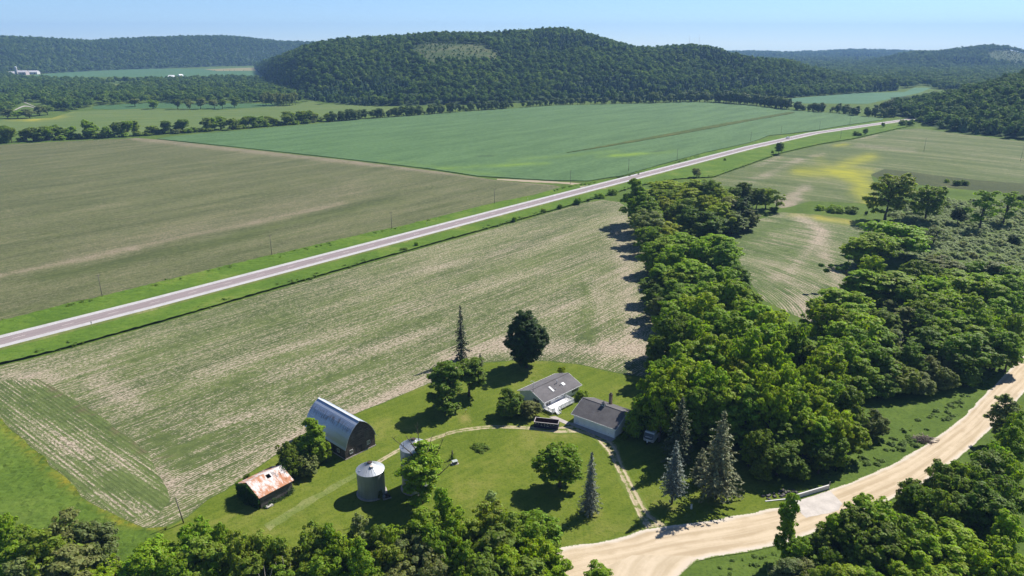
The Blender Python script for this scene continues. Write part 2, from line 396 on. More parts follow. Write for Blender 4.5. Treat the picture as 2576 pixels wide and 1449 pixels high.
GS = [(1425, 386), (1500, 372), (1600, 353), (1700, 334), (1780, 319), (1900, 298), (1990, 282), (2000, 284), (1985, 288), (1900, 303), (1780, 326), (1700, 341), (1600, 358), (1500, 375)]
m_weed = grass('weedy_strip', (.050, .080, .020), (.095, .115, .028), (.16, .13, .05), .5, .6)
LB(sheet('grass_waterway', GS, .9, m_weed, 5, None, 1.0, relief=lambda x, y: .35 * hsh(x * .3, y * .3, 6), skirt=.4), 'narrow olive grass waterway running through the blue green corn field', 'grass')
# --- fields right of the highway
F4 = [(1760, 466), (1796, 447), (1964, 388), (2060, 366), (2146, 352), (2256, 327), (2311, 323), (2440, 340), (2576, 356), (2760, 378), (2760, 490), (2576, 472), (2480, 462), (2360, 452), (2290, 440), (2225, 425), (2190, 440), (2205, 470), (2215, 518), (2170, 512), (2100, 508), (2037, 506), (1990, 520), (1964, 524), (1930, 500), (1850, 470)]
f4y = [(2010, 432, 2180, 436, 14, .8), (2120, 415, 2190, 395, 12, .8), (2130, 440, 2190, 470, 14, .9), (2160, 480, 2200, 520, 14, .9), (2100, 366, 2130, 363, 4, .7), (2060, 400, 2100, 430, 10, .3), (2190, 500, 2200, 530, 8, .6)]
f4b = [(1900, 452, 2010, 402, 8, .45), (1960, 510, 2030, 470, 10, .7), (1975, 520, 2010, 500, 8, .8), (2150, 345, 2200, 340, 6, .6), (2156, 366, 2300, 378, 6, .4), (2040, 394, 2070, 388, 6, .5), (2300, 345, 2576, 420, 22, .12), (1900, 420, 1960, 395, 6, .4)]
c4 = G(2420, 640)
m_f4 = crop('curving_soybean', (.062, .088, .026), (.105, .135, .036), (.34, .29, .21), 0, (G(1700, 640)[0], G(1700, 640)[1], 260), base=.02, streak=.9, patch=.6, fine=1.1, thin=1.7, rows=.1, lo=.22, hi=.80, yel=(.29, .285, .02))
LB(sheet('field', F4, .03, m_f4, 5.0, lambda x, y: (segsum(f4b, x, y), segsum(f4y, x, y) * 1.05, 0), seg=8), 'right hand soybean field with a bright yellow weedy patch', 'field')
WD = [(2190, 440), (2225, 425), (2290, 432), (2360, 442), (2480, 455), (2576, 462), (2760, 480), (2760, 520), (2576, 490), (2440, 478), (2360, 470), (2290, 462), (2220, 455)]
m_wd = grass('rank_weeds', (.050, .062, .028), (.075, .090, .032), (.13, .11, .06), .5, .5)
LB(sheet('fallow_strip', WD, .06, m_wd, 0, relief=lambda x, y: .02 * hsh(x, y)), 'dull brown fallow strip below the right hand field', 'field')
F5 = [(1830, 582), (1885, 560), (1963, 534), (2060, 540), (2130, 550), (2200, 570), (2215, 620), (2190, 690), (2140, 770), (2080, 800), (2045, 812), (1990, 790), (1916, 752), (1869, 678)]
f5b = [(2010, 545, 2080, 590, 10, .5), (2060, 580, 2070, 640, 14, .4), (1960, 700, 2040, 720, 18, .4), (2000, 760, 2060, 800, 18, .7), (2080, 640, 2110, 720, 10, .4), (1860, 600, 1980, 560, 14, -.3), (2060, 600, 1990, 680, 8, .4)]
f5y = [(2060, 548, 2200, 570, 8, .9), (1990, 540, 2060, 545, 6, .4)]
m_f5 = crop('small_field_rows', (.058, .088, .024), (.098, .140, .035), STRAW, 0, (G(1540, 760)[0], G(1540, 760)[1], 150), base=.10, streak=.9, patch=.7, fine=1.3, thin=1.9, rows=.3, row_w=1.2, lo=.24, hi=.78)
LB(sheet('field', F5, .03, m_f5, 3.0, lambda x, y: (segsum(f5b, x, y), segsum(f5y, x, y), 0)), 'small soybean field with curved rows enclosed by the groves', 'field')
# --- far fields
def farfield(px, label, g1, g2, straw, z=.05, yel=None, ang=.2, **k):
    m = crop('far_field_' + label.split()[0], g1, g2, straw, ang, streak=1.2, patch=.5, fine=.25, thin=.5, rows=0, lo=.2, hi=.85, bump=.0, fs=.3, **k)
    return LB(sheet('field', px, z, m, 30, (lambda x, y: (0, segsum(yel, x, y), 0)) if yel else None, 2.0, seg=25), label, 'field')
farfield([(-200, 345), (0, 326), (100, 337), (340, 338), (620, 318), (820, 300), (960, 284), (1010, 268), (950, 268), (880, 264), (803, 262), (786, 252), (752, 262), (547, 278), (342, 274), (185, 280), (130, 297), (0, 301), (-200, 310)],
         'pale green hay field behind the creek trees at left', (.085, .125, .032), (.115, .160, .042), (.18, .18, .06), .05, [(90, 300, 150, 293, 6, .9), (20, 303, 90, 301, 3, .6), (140, 286, 170, 282, 5, .5)])
farfield([(232, 274), (240, 266), (376, 258), (600, 260), (700, 262), (690, 268), (547, 275), (380, 272), (300, 276)], 'darker green crop strip below the valley woods', (.042, .098, .034), (.065, .130, .045), (.1, .15, .05), .12)
farfield([(60, 192), (96, 188), (205, 178), (342, 173), (506, 173), (649, 169), (690, 178), (700, 195), (581, 198), (444, 196), (290, 193), (103, 195)], 'distant green field at the foot of the far left ridge', (.05, .115, .05), (.08, .15, .055), (.13, .18, .08))
farfield([(513, 174.5), (653, 169.5), (652, 178), (600, 178.5), (547, 179)], 'distant tan mown hay field beside the wooded hill', (.20, .19, .08), (.24, .21, .10), (.28, .24, .12), .4)
farfield([(236, 216), (300, 212), (360, 212), (290, 224)], 'pale clearing among the valley woods', (.16, .17, .07), (.19, .20, .08), (.24, .22, .10))
farfield([(1955, 253), (2000, 247), (2146, 234.6), (2274, 231.6), (2300, 221), (2345, 220.5), (2315, 233), (2183, 261), (2000, 260)], 'distant teal field beyond the creek trees on the right', (.05, .12, .06), (.075, .16, .08), (.1, .18, .1))
farfield([(2250, 284), (2292, 267), (2438, 237), (2430, 250), (2300, 292), (2262, 296)], 'dull far field between the creek trees and the right hand wood', (.09, .115, .045), (.11, .13, .05), (.2, .18, .1))
# --- lawn, tall grass
LAWN = [(370, 1350), (420, 1328), (466, 1303), (523, 1260), (566, 1235), (692, 1146), (760, 1094), (894, 1043), (1000, 1000), (1074, 968), (1150, 937), (1220, 914), (1290, 908), (1380, 909), (1450, 917), (1520, 932), (1580, 944), (1660, 960),
        (1800, 1090), (1930, 1180), (1985, 1246), (1960, 1277), (1806, 1310), (1685, 1326), (1619, 1338), (1572, 1356), (1408, 1388), (1300, 1410), (900, 1470), (500, 1480), (390, 1420)]
lwd = [(1165, 1048, 1175, 1060, 9, .9), (1500, 1330, 1600, 1330, 20, .35), (1630, 1250, 1680, 1280, 20, .35), (1180, 1270, 1190, 1280, 14, .3), (600, 1360, 760, 1290, 12, .22), (1360, 1085, 1480, 1100, 8, .35), (1310, 920, 1345, 945, 14, .3), (1500, 925, 1580, 940, 4, .6), (1290, 905, 1450, 915, 2.5, .6), (890, 1040, 1080, 965, 2.0, .5), (560, 1235, 690, 1146, 2.0, .5), (1790, 1262, 1800, 1266, 7, .7), (1690, 1270, 1700, 1275, 6, .7), (1485, 1295, 1495, 1296, 6, .7)]
LB(sheet('lawn', LAWN, .05, m_lawn, 2.5, lambda x, y: (segsum(lwd, x, y), 0, 0)), 'mown farmyard lawn round the buildings', 'lawn')
MEAD = [(-130, 1010), (0, 1058), (78, 1126), (161, 1208), (235, 1274), (305, 1313), (370, 1331), (425, 1326), (400, 1350), (380, 1400), (420, 1500), (-130, 1500)]
my = [(0, 1062, 161, 1212, 14, .8), (161, 1212, 305, 1318, 12, .9), (305, 1318, 420, 1336, 9, 1.0)]
LB(sheet('tall_grass', MEAD, .35, m_tall, 1.0, lambda x, y: (0, segsum(my, x, y) * .5, 0), 1.0, relief=lambda x, y: .30 * hsh(x * 1.1, y * 1.1, 7) + .25 * hsh(x * .3, y * .3, 8), skirt=.5), 'tall unmown grass left of the soybean field', 'grass')

# ================================================================== ROADS
HWP = [(-420, 972), (-200, 914), (0, 861.3), (377, 765.3), (943, 616.7), (1258, 534), (1509, 468.6), (1700, 419.5), (1887, 371.1), (2048, 335.5), (2128, 323.8), (2209, 312), (2273, 303), (2330, 296)]
HW = [G(*p) for p in HWP]
HW = resample(HW, 8, closed=False)
def hwy(a, b): return offset(HW, a), offset(HW, b)
m_asph = mat('chip_seal'); p_ = POS(m_asph)
uv_ = N(m_asph, 'SeparateXYZ', {0: N(m_asph, 'UVMap', uv_map='UVMap')}, out=None)
vv = N(m_asph, 'CombineXYZ', {0: MA(m_asph, 'MULTIPLY', uv_.outputs[0], 7.0), 1: MA(m_asph, 'MULTIPLY', uv_.outputs[1], .04), 2: 0.0})
a1 = NOISE(m_asph, vv, 1, 3, .6); a2 = NOISE(m_asph, SCALE(m_asph, p_, (3, 3, 3)), 1, 3, .7)
cc = MIX(m_asph, STEP(m_asph, MA(m_asph, 'ADD', MA(m_asph, 'MULTIPLY', a1, .65), MA(m_asph, 'MULTIPLY', a2, .35)), .35, .65), (.215, .178, .178), (.275, .228, .225))
seam = STEP(m_asph, MA(m_asph, 'ABSOLUTE', MA(m_asph, 'SUBTRACT', uv_.outputs[0], .5)), .012, .004)
cc = MIX(m_asph, MA(m_asph, 'MULTIPLY', seam, .6), cc, (.10, .085, .08))
OUT(m_asph, cc, .9, a2, .15, 0, .3, .05)
m_shld = plain('pale_shoulder', (.41, .395, .39), .9, .12, .25)
m_paint = plain('road_paint', (.62, .55, .50), .7, .15, 2)
a, b = hwy(-3.75, 3.75)
LB(strip('highway', b, a, .32, m_asph, 6, world=True), 'two lane highway of mauve chip seal crossing the valley', 'road')
a, b = hwy(3.7, 6.2); LB(strip('road_shoulder', b, a, .316, m_shld, 2, world=True), 'pale paved shoulder on the far side of the highway', 'road shoulder')
a, b = hwy(-6.2, -3.7); LB(strip('road_shoulder', b, a, .316, m_shld, 2, world=True), 'pale paved shoulder on the near side of the highway', 'road shoulder')
m_bank = grass('gravelly_bank', (.10, .125, .035), (.14, .17, .04), (.33, .27, .17), .9, 1.4)
for s_, nm in ((1, 'far'), (-1, 'near')):
    q0, q1 = offset(HW, s_ * 6.15), offset(HW, s_ * 7.9)
    LB(strip('road_bank', q0 if s_ < 0 else q1, q1 if s_ < 0 else q0, .0, m_bank if s_ < 0 else m_verge, 2, world=True, relief=(lambda t, x, y: .31 - .31 * t) if s_ < 0 else (lambda t, x, y: .31 * t)), 'gravelly bank along the %s edge of the highway' % nm, 'road bank')
# centre dashes: 3.8 m paint, 11.4 m gap
mk = MB(); d0 = 4.0; run = 0.0
for i in range(len(HW) - 1):
    A, B = HW[i], HW[i + 1]; L = math.dist(A, B); ux, uy = (B[0] - A[0]) / L, (B[1] - A[1]) / L
    s0 = run
    k = math.floor(s0 / 15.24)
    while k * 15.24 < s0 + L:
        e0, e1 = max(k * 15.24, s0) - s0, min(k * 15.24 + 3.8, s0 + L) - s0
        if e1 > e0:
            q = [(A[0] + ux * e + -uy * o, A[1] + uy * e + ux * o, .327) for e, o in ((e0, -.08), (e1, -.08), (e1, .08), (e0, .08))]
            mk.face(q)
        k += 1
    run += L
LB(tag(mk.build('road_marking', m_paint), kind='structure'), 'broken centre line of the highway', 'road marking')
el = MB()
for off in (3.55, -3.55):
    q0, q1 = offset(HW, off - .07), offset(HW, off + .07)
    for i in range(len(HW) - 1): el.face([(*q0[i], .327), (*q0[i + 1], .327), (*q1[i + 1], .327), (*q1[i], .327)])
LB(tag(el.build('road_marking', plain('edge_paint', (.72, .72, .70), .7, .1, 2)), kind='structure'), 'white edge lines of the highway', 'road marking')
# verges: grass, taller towards the field edge
vr_n = [(-90, 930), (0, 918), (120, 890), (377, 819), (943, 655), (1321, 550), (1467, 509), (1530, 492), (1600, 470), (1700, 452), (1796, 446), (1964, 386), (2060, 364), (2146, 350), (2256, 325), (2300, 316)]
vr_f = [(-260, 872), (0, 812), (184, 765), (258, 749), (560, 674), (943, 585), (1010, 572), (1243, 513), (1346, 492), (1420, 471), (1479, 461), (1560, 447), (1635, 425), (1657, 419), (1775, 386), (1887, 362), (1935, 347), (1985, 339), (2048, 331), (2137, 316), (2222, 303)]
def verge(name, edge, off, flip, label):
    E = [G(*p) for p in edge]; line = offset(HW, off)
    def near(p):
        best = None
        for i in range(len(line) - 1):
            A, B = line[i], line[i + 1]; dx, dy = B[0] - A[0], B[1] - A[1]
            t = max(0, min(1, ((p[0] - A[0]) * dx + (p[1] - A[1]) * dy) / (dx * dx + dy * dy)))
            q = (A[0] + dx * t, A[1] + dy * t); d = math.dist(p, q)
            if best is None or d < best[0]: best = (d, q)
        return best[1]
    E = resample(E, 10, closed=False)
    I = [near(p) for p in E]
    rel = lambda t, x, y: (lambda k: (.02 + .75 * k ** 2) + (.28 * k + .06) * hsh(x * .7, y * .7, 9))(t if flip else 1 - t)
    return LB(strip(name, I if flip else E, E if flip else I, .02, m_verge, 10, 1.6, rel, True, .5), label, 'grass')
verge('verge', vr_n, -7.8, True, 'bright green grass verge on the near side of the highway')
verge('verge', vr_f, 7.8, False, 'bright green grass verge on the far side of the highway')

m_grav = gravel('limestone_gravel', (.39, .305, .20), (.53, .43, .305), (.55, .49, .42))
RU = [(1290, 1405), (1408, 1380), (1572, 1350), (1619, 1332), (1685, 1322), (1806, 1306), (1962, 1275), (2090, 1232), (2234, 1173), (2297, 1138), (2410, 1060), (2468, 1001), (2527, 943), (2576, 893), (2660, 820)]
RL = [(1330, 1540), (1480, 1475), (1660, 1430), (1725, 1418), (1810, 1402), (1938, 1378), (2045, 1344), (2150, 1298), (2280, 1240), (2350, 1200), (2462, 1110), (2530, 1040), (2590, 975), (2640, 925), (2720, 850)]
LB(strip('gravel_road', RU, RL, .10, m_grav, 12, 3.0, lambda t, x, y: .12 * (1 - (2 * t - 1) ** 2), jit=.5), 'pale tan limestone gravel road curving past the farm', 'road')
m_grav2 = gravel('white_gravel', (.40, .32, .215), (.53, .435, .315), (.52, .44, .35))
LB(strip('gravel_side_road', [(1455, 1398), (1440, 1430), (1450, 1475), (1455, 1600), (1440, 2100)], [(1775, 1400), (1735, 1425), (1700, 1475), (1680, 1600), (1720, 2100)], .112, m_grav2, 8, 2, lambda t, x, y: .11 * (1 - (2 * t - 1) ** 2), jit=.5), 'whitish gravel branch road leaving the bend at the bottom', 'road')
m_drive = gravel('dirt_drive', (.26, .22, .12), (.46, .38, .26), (.20, .20, .07), .9)
DL = [(1612, 1330), (1600, 1300), (1575, 1240), (1545, 1180), (1515, 1130), (1480, 1098), (1440, 1092), (1400, 1093), (1330, 1083), (1240, 1080), (1150, 1091), (1090, 1110), (1010, 1136), (930, 1184)]
DR = [(1690, 1322), (1640, 1290), (1600, 1226), (1572, 1170), (1556, 1120), (1530, 1102), (1470, 1068), (1405, 1071), (1330, 1072), (1240, 1069), (1150, 1079), (1090, 1098), (1010, 1124), (915, 1177)]
LB(strip('driveway', DL, DR, .075, m_drive, 8, 2.0, lambda t, x, y: .01 * hsh(x, y), jit=.9), 'curved dirt driveway from the gravel road past the garage', 'driveway')
m_trk = grass('worn_track', (.11, .15, .03), (.16, .19, .05), (.34, .29, .16), 1.1, 1.6)
LB(strip('track', [(930, 1184), (880, 1212), (800, 1258), (740, 1296), (680, 1336)], [(915, 1177), (868, 1204), (786, 1248), (724, 1284), (664, 1322)], .068, m_trk, 5, 2.0, lambda t, x, y: .006 * hsh(x, y), jit=.8), 'faint worn grass track fading out towards the shed', 'track')
LB(sheet('bridge_deck', [(1998, 1262), (2040, 1250), (2087, 1236), (2100, 1250), (2122, 1270), (2112, 1286), (2086, 1292), (2062, 1297), (2030, 1306), (2012, 1290)], .236, plain('dusty_concrete', (.47, .425, .385), .9, .18, .35), 0, None, .5, seg=.8), 'pale dusty concrete deck of the short bridge in the gravel road', 'bridge deck')
m_conc = plain('weathered_concrete', (.40, .35, .32), .9, .2, .6)
hs = lambda x, y: (1308.1 + x * .14759, 905.6 + y * .14759)
LB(sheet('path', [hs(495, 975), hs(600, 960), hs(870, 1080), hs(820, 1115)], .085, m_conc, 0, None, .1), 'pinkish concrete path from the deck steps to the garage', 'path')
LB(sheet('concrete_apron', [hs(850, 1105), hs(880, 1070), hs(1640, 1340), hs(1550, 1400)], .10, plain('apron_concrete', (.30, .28, .27), .9, .2, .5), 0, None, .15), 'grey concrete apron in front of the garage doors', 'apron')
LB(strip('field_entrance', [(1250, 450), (1300, 451.5), (1350, 454), (1400, 457), (1450, 460.5), (1490, 462)], [(1250, 453), (1300, 456.5), (1350, 459.5), (1400, 461.5), (1440, 465), (1462, 472)], .07, gravel('bare_entrance', (.27, .22, .15), (.36, .30, .22), (.26, .22, .12)), 5, 3, lambda t, x, y: .01 * hsh(x, y), jit=1.5), 'pale bare field entrance where the corn meets the olive field by the highway', 'track')
# distant lane at far left
LB(strip('lane', [(-60, 282), (20, 281), (62, 266), (98, 275), (70, 262), (30, 248)], [(-60, 283), (21, 282.5), (64, 268.5), (100, 276), (74, 262), (34, 248)], .4, plain('lane_gravel', (.34, .32, .29), .9, .1, .2), 2, 20), 'scrap of pale lane among the valley trees at far left', 'road')
# ================================================================== VEGETATION
def leafmat(name, base=None, hue=.16, palette=None, trans=.54, isl=.34, spec=.2):
    m = mat(name)
    oi = N(m, 'ObjectInfo', out=None)
    g_ = N(m, 'NewGeometry', out=None)
    if palette:
        c = MIX(m, oi.outputs['Random'], palette[0], palette[1])
        loc = NOISE(m, SCALE(m, oi.outputs['Location'], (.006, .006, 0)), 1, 3, .6)
        c = MIX(m, STEP(m, loc, .42, .62), c, palette[2])
        r2 = MA(m, 'FRACT', MA(m, 'MULTIPLY', oi.outputs['Random'], 17.3))
        c = MIX(m, MA(m, 'MULTIPLY', STEP(m, r2, .72, .9), .8), c, palette[3])
    else:
        c = oi.outputs['Color']
    r = g_.outputs['Random Per Island']
    hs_ = N(m, 'HueSaturation', {'Hue': MA(m, 'ADD', .5, MA(m, 'MULTIPLY', MA(m, 'SUBTRACT', r, .5), .035)), 'Saturation': 1.0,
                                 'Value': MA(m, 'ADD', 1 - isl, MA(m, 'MULTIPLY', r, 2 * isl)), 'Color': c})
    d = N(m, 'BsdfPrincipled', {'Base Color': hs_, 'Roughness': .55, 'Specular IOR Level': spec})
    t = N(m, 'BsdfTranslucent', {'Color': MIX(m, 1.0, hs_, (1.0, 1.05, .45), 'MULTIPLY')})
    s = N(m, 'MixShader', {0: trans, 1: d, 2: t})
    N(m, 'OutputMaterial', {0: s}, out=None)
    return m
M_LEAF = leafmat('leaves')
M_FAR = leafmat('far_leaves', palette=[(.080, .150, .034), (.180, .275, .056), (.115, .195, .042), (.245, .330, .078)], trans=.42, isl=.25, spec=.06)
M_FARLEAF = leafmat('distant_leaves', palette=[(.070, .125, .024), (.145, .215, .034), (.100, .165, .028), (.180, .230, .044)], trans=.3, isl=.3)
M_CON = leafmat('far_conifer', palette=[(.030, .066, .028), (.048, .090, .034), (.036, .076, .030), (.056, .100, .038)], trans=.0, isl=.18, spec=.04)
M_FIR = leafmat('needles', trans=.12, isl=.3)
M_BARK = plain('bark', (.085, .068, .052), .9, .4, 2.0)
M_PALEBARK = plain('pale_dead_wood', (.30, .27, .23), .9, .3, 2.0)

def leaves_mesh(name, pts, nrm, size, rng, m, asp=.62):
    n = len(pts)
    nrm = nrm / np.linalg.norm(nrm, axis=1, keepdims=True)
    a = rng.normal(size=(n, 3)); t = np.cross(nrm, a); t /= np.linalg.norm(t, axis=1, keepdims=True)
    b = np.cross(nrm, t)
    s = (size * rng.uniform(.65, 1.35, n))[:, None]
    bend = nrm * s * .18
    v = np.stack([pts - t * s, pts + b * s * asp + bend, pts + t * s, pts - b * s * asp + bend], 1).reshape(-1, 3)
    idx = np.arange(n)[:, None] * 4
    f = np.concatenate([idx, idx + 1, idx + 2, idx, idx + 2, idx + 3], 1)
    return v, f.reshape(-1), np.full(2 * n, 3)
def crown_mesh(name, seed, n, leaf, env=(5, 5, 5.2), cz=9.6, nl=26, lr=(1.3, 2.1), zmin=-.75, shape='round', flat=.8, upw=.25, m=None, randn=.55, gap=.78, sub=.62, nsub=190):
    rng = np.random.default_rng(seed)
    C, Rr = [], []
    while len(C) < nl:
        u = rng.normal(size=3); u /= np.linalg.norm(u)
        if u[2] < zmin: continue
        k = rng.uniform(.5, .9) if rng.random() < .8 else rng.uniform(0, .5)
        c = u * k * np.array(env)
        if shape == 'egg':
            c[:2] *= 1.0 - .28 * max(0, c[2] / env[2])
        elif shape == 'vase':
            c[:2] *= .62 + .42 * (c[2] / env[2] + 1) / 2 * 1.2
        elif shape == 'shrub':
            c[2] = abs(c[2]) * .9
        C.append(c); Rr.append(rng.uniform(*lr))
    C = np.array(C); Rr = np.array(Rr)
    C[:, 2] += cz
    fl_ = np.array([1, 1, flat]); pr = Rr ** 2 / (Rr ** 2).sum()
    # sprays of leaves carried on the outside of the main masses
    S, SU, SR = [], [], []; tries = 0
    while len(S) < nsub and tries < nsub * 30:
        tries += 1
        k = rng.choice(len(C), p=pr); u = rng.normal(size=3); u /= np.linalg.norm(u)
        if u[2] < -.5 and rng.random() < .75: continue
        q = C[k] + u * Rr[k] * fl_ * rng.triangular(.65, 1.0, 1.3)
        if q[2] < .3: continue
        d = np.linalg.norm((q - C) / fl_, axis=1); d[k] = 99
        if (d < Rr * gap).any(): continue
        S.append(q); SU.append(u); SR.append(sub * rng.uniform(.6, 1.35))
    S, SU, SR = np.array(S), np.array(SU), np.array(SR)
    n1 = int(n * .86); k = rng.choice(len(S), n1, p=SR ** 2 / (SR ** 2).sum())
    v = rng.normal(size=(n1, 3)); v[:, 2] = np.where((v[:, 2] < 0) & (rng.random(n1) < .6), -v[:, 2], v[:, 2]); v /= np.linalg.norm(v, axis=1, keepdims=True)
    p1 = S[k] + v * (SR[k] * rng.triangular(.3, .95, 1.25, n1))[:, None] * np.array([1.1, 1.1, .62])
    m1 = v * .55 + SU[k] * .35 + np.array([0, 0, upw + .25]) + rng.normal(size=(n1, 3)) * randn * .6
    n2 = n - n1; k = rng.choice(len(C), n2, p=pr); v = rng.normal(size=(n2, 3)); v /= np.linalg.norm(v, axis=1, keepdims=True)
    p2 = C[k] + v * (Rr[k] * rng.uniform(.5, .85, n2))[:, None] * fl_
    p = np.concatenate([p1, p2]); nr = np.concatenate([m1, v + np.array([0, 0, .3]) + rng.normal(size=(n2, 3)) * .4])
    p[:, 2] = np.maximum(p[:, 2], .12)
    v, f, s = leaves_mesh(name, p, nr, leaf, rng, m)
    me = mesh_np(name, v, f, s); me.materials.append(m or M_LEAF)
    return me, C
def trunk_mesh(name, seed, C, r=.32, lean=0.0, nlimb=7, z0=3.0, m=None, base=0.0):
    rng = random.Random(seed); t = MB()
    top = Vector(C.mean(axis=0)); top.z = C[:, 2].max() * .8
    path = [(0, 0, base), (lean * .1 + rng.uniform(-.1, .1), rng.uniform(-.1, .1), z0 * .5), (top.x * .4 + rng.uniform(-.2, .2), top.y * .4, z0), (top.x * .8, top.y * .8, (z0 + top.z) / 2), top]
    t.tube(path, [r * 1.35, r, r * .85, r * .5, r * .15], 8)
    ks = list(range(len(C))); rng.shuffle(ks)
    for k in ks[:nlimb]:
        c = Vector(C[k]); s = rng.uniform(.25, .9)
        a = Vector(path[2]).lerp(Vector(path[3]), s); mid = a.lerp(c, .5) + Vector((0, 0, .25 * (c - a).length * .5))
        t.tube([a, mid, c], [r * .38, r * .25, r * .08], 6, cap=False)
    me = bpy.data.meshes.new(name); bmesh.ops.recalc_face_normals(t.bm, faces=t.bm.faces); t.bm.to_mesh(me); t.bm.free(); me.materials.append(m or M_BARK)
    return me
KINDS = {}
def kind(key, seeds, hnom, rnom, trunk=True, tr=.32, z0=3.0, **k):
    L = []
    for s in seeds:
        me, C = crown_mesh('crown', s, **k)
        L.append((me, trunk_mesh('trunk', s, C, tr, z0=z0) if trunk else None))
    KINDS[key] = (L, hnom, rnom)
kind('round', (1, 2, 3, 4, 5, 6), 15.2, 6.0, n=9500, leaf=.31, env=(4.9, 4.9, 6.6), cz=8.2, nl=26, lr=(1.3, 2.3), zmin=-.95)
kind('cone', (15, 16, 17, 18), 18.0, 5.4, n=10500, leaf=.31, env=(4.4, 4.4, 8.4), cz=9.2, nl=30, lr=(1.1, 2.0), zmin=-.95, shape='egg', nsub=220)
kind('tall', (11, 12, 13), 18.0, 4.6, n=9500, leaf=.31, env=(3.6, 3.6, 8.6), cz=8.9, nl=36, lr=(1.0, 1.7), zmin=-1, nsub=210)
kind('broad', (21, 22, 23), 13.5, 7.6, n=11500, leaf=.33, env=(6.5, 6.5, 5.2), cz=7.6, nl=34, lr=(1.3, 2.3), zmin=-.9, nsub=240)
kind('open', (31, 32), 16.0, 5.4, n=4200, leaf=.28, env=(4.8, 4.8, 6.8), cz=8.4, nl=26, lr=(.7, 1.4), zmin=-.95, gap=.4, sub=.6, nsub=90)
kind('shrub', (41, 42, 43), 3.2, 2.4, trunk=True, tr=.06, z0=.7, n=2200, leaf=.18, env=(1.8, 1.8, 2.2), cz=.5, nl=20, lr=(.5, .85), shape='shrub', sub=.32, nsub=90)
kind('bigshrub', (46, 47), 7.5, 4.0, tr=.12, z0=1.2, n=7500, leaf=.23, env=(3.0, 3.0, 5.2), cz=1.3, nl=28, lr=(.8, 1.5), shape='shrub', sub=.45, nsub=170)
kind('mid', (51, 52, 53, 54), 13.5, 5.6, n=2600, leaf=.52, env=(4.4, 4.4, 5.6), cz=7.0, nl=24, lr=(1.1, 1.9), z0=2.2, zmin=-.95, sub=.8, nsub=110)
kind('scrub', (61, 62, 63), 2.6, 2.7, tr=.05, z0=.4, n=1500, leaf=.22, env=(2.1, 2.1, 1.5), cz=.3, nl=20, lr=(.5, .9), shape='shrub', upw=1.1, zmin=-.2, sub=.4, nsub=70)
kind('midbush', (57, 58), 6.0, 4.2, n=1600, leaf=.46, env=(3.2, 3.2, 4.0), cz=1.0, nl=18, lr=(.9, 1.5), shape='shrub', z0=1.0, tr=.12, sub=.7, nsub=70)

TONE = {'b': (.270, .385, .016), 'y': (.315, .385, .018), 'd': (.160, .235, .026), 'g': (.225, .265, .085), 'o': (.225, .295, .032), 'm': (.230, .340, .022), 's': (.320, .375, .150), 'k': (.060, .105, .022)}
TNAME = {'b': 'bright green', 'y': 'yellow green', 'd': 'dark green', 'g': 'grey green', 'o': 'olive green', 'm': 'mid green', 's': 'pale sage green', 'k': 'very dark green'}
RT = random.Random(99)
def plant(key, X, Y, h, r, tone, label, cat='tree', group=None, name='deciduous_tree', rz=None, var=None, z=0.0, tilt=0):
    L, hn, rn = KINDS[key]
    cm, tm = L[(var if var is not None else RT.randrange(len(L))) % len(L)]
    o = empty(name, (X, Y, z), RT.uniform(0, 6.28) if rz is None else rz)
    if tilt: o.rotation_euler[0] = tilt
    o.scale = (r / rn, r / rn, h / hn)
    tag(o, label, cat, group)
    c = bpy.data.objects.new('crown', cm); COL.objects.link(c); c.parent = o
    k = RT.uniform(.86, 1.14); t = TONE[tone]; c.color = (t[0] * k * RT.uniform(.92, 1.1), t[1] * k, t[2] * k, 1)
    if tm is not None:
        q = bpy.data.objects.new('trunk' if cat == 'tree' else 'stems', tm); COL.objects.link(q); q.parent = o
    return o
def by_top(x, ytop, wpx, h, key, tone, *a, **k):
    X, Y = G(x, ytop, h * .96)
    r = wpx / 2 * depth(X, Y, h * .7) / F * (1.22 if key in ('round', 'broad', 'cone') else 1.0)
    return plant(key, X, Y, h, r, tone, *a, **k)
def by_base(x, ybase, ytop, wpx, key, tone, *a, **k):
    X, Y = G(x, ybase); lo, hi = 0, 60
    for _ in range(40):
        mid = (lo + hi) / 2
        if P(X, Y, mid)[1] > ytop: lo = mid
        else: hi = mid
    r = wpx / 2 * depth(X, Y, 0) / F
    return plant(key, X, Y, lo, r, tone, *a, **k)

# ---- the yard
o = by_base(1325, 925, 765, 116, 'tall', 'k', 'tall dense egg shaped dark tree behind the house', var=0)
KINDS['egg'] = ([], 21.0, 6.4)
cm, C_ = crown_mesh('crown', 71, 24000, .32, env=(4.9, 4.9, 9.2), cz=9.6, nl=90, lr=(1.2, 1.9), zmin=-1, shape='egg', upw=.2, randn=.5, flat=1.1, sub=.6, nsub=700)
for ch in o.children:
    if ch.name.startswith('crown'): ch.data = cm; ch.color = (.062, .110, .026, 1)
X, Y = o.location[:2]; o.scale = (1.12, 1.12, .98)
by_base(1122, 1037, 903, 108, 'tall', 'd', 'dark bushy tree, front one of the pair left of the house', var=1)
by_base(1180, 996, 888, 90, 'tall', 'd', 'dark bushy tree, rear one of the pair left of the house', var=2)
by_base(1283, 1042, 964, 92, 'bigshrub', 'd', 'large leafy green shrub left of the house', 'shrub', name='shrub', var=0)
by_base(1330, 1048, 1000, 68, 'bigshrub', 'g', 'grey green shrub against the left gable of the house', 'shrub', name='shrub', var=1)
by_base(1412, 941, 912, 26, 'shrub', 'y', 'small yellow green sapling behind the house ridge', 'shrub', name='shrub', var=0)
by_base(1462, 1004, 975, 40, 'bigshrub', 'm', 'leafy shrub at the right corner of the house', 'shrub', name='shrub', var=0)
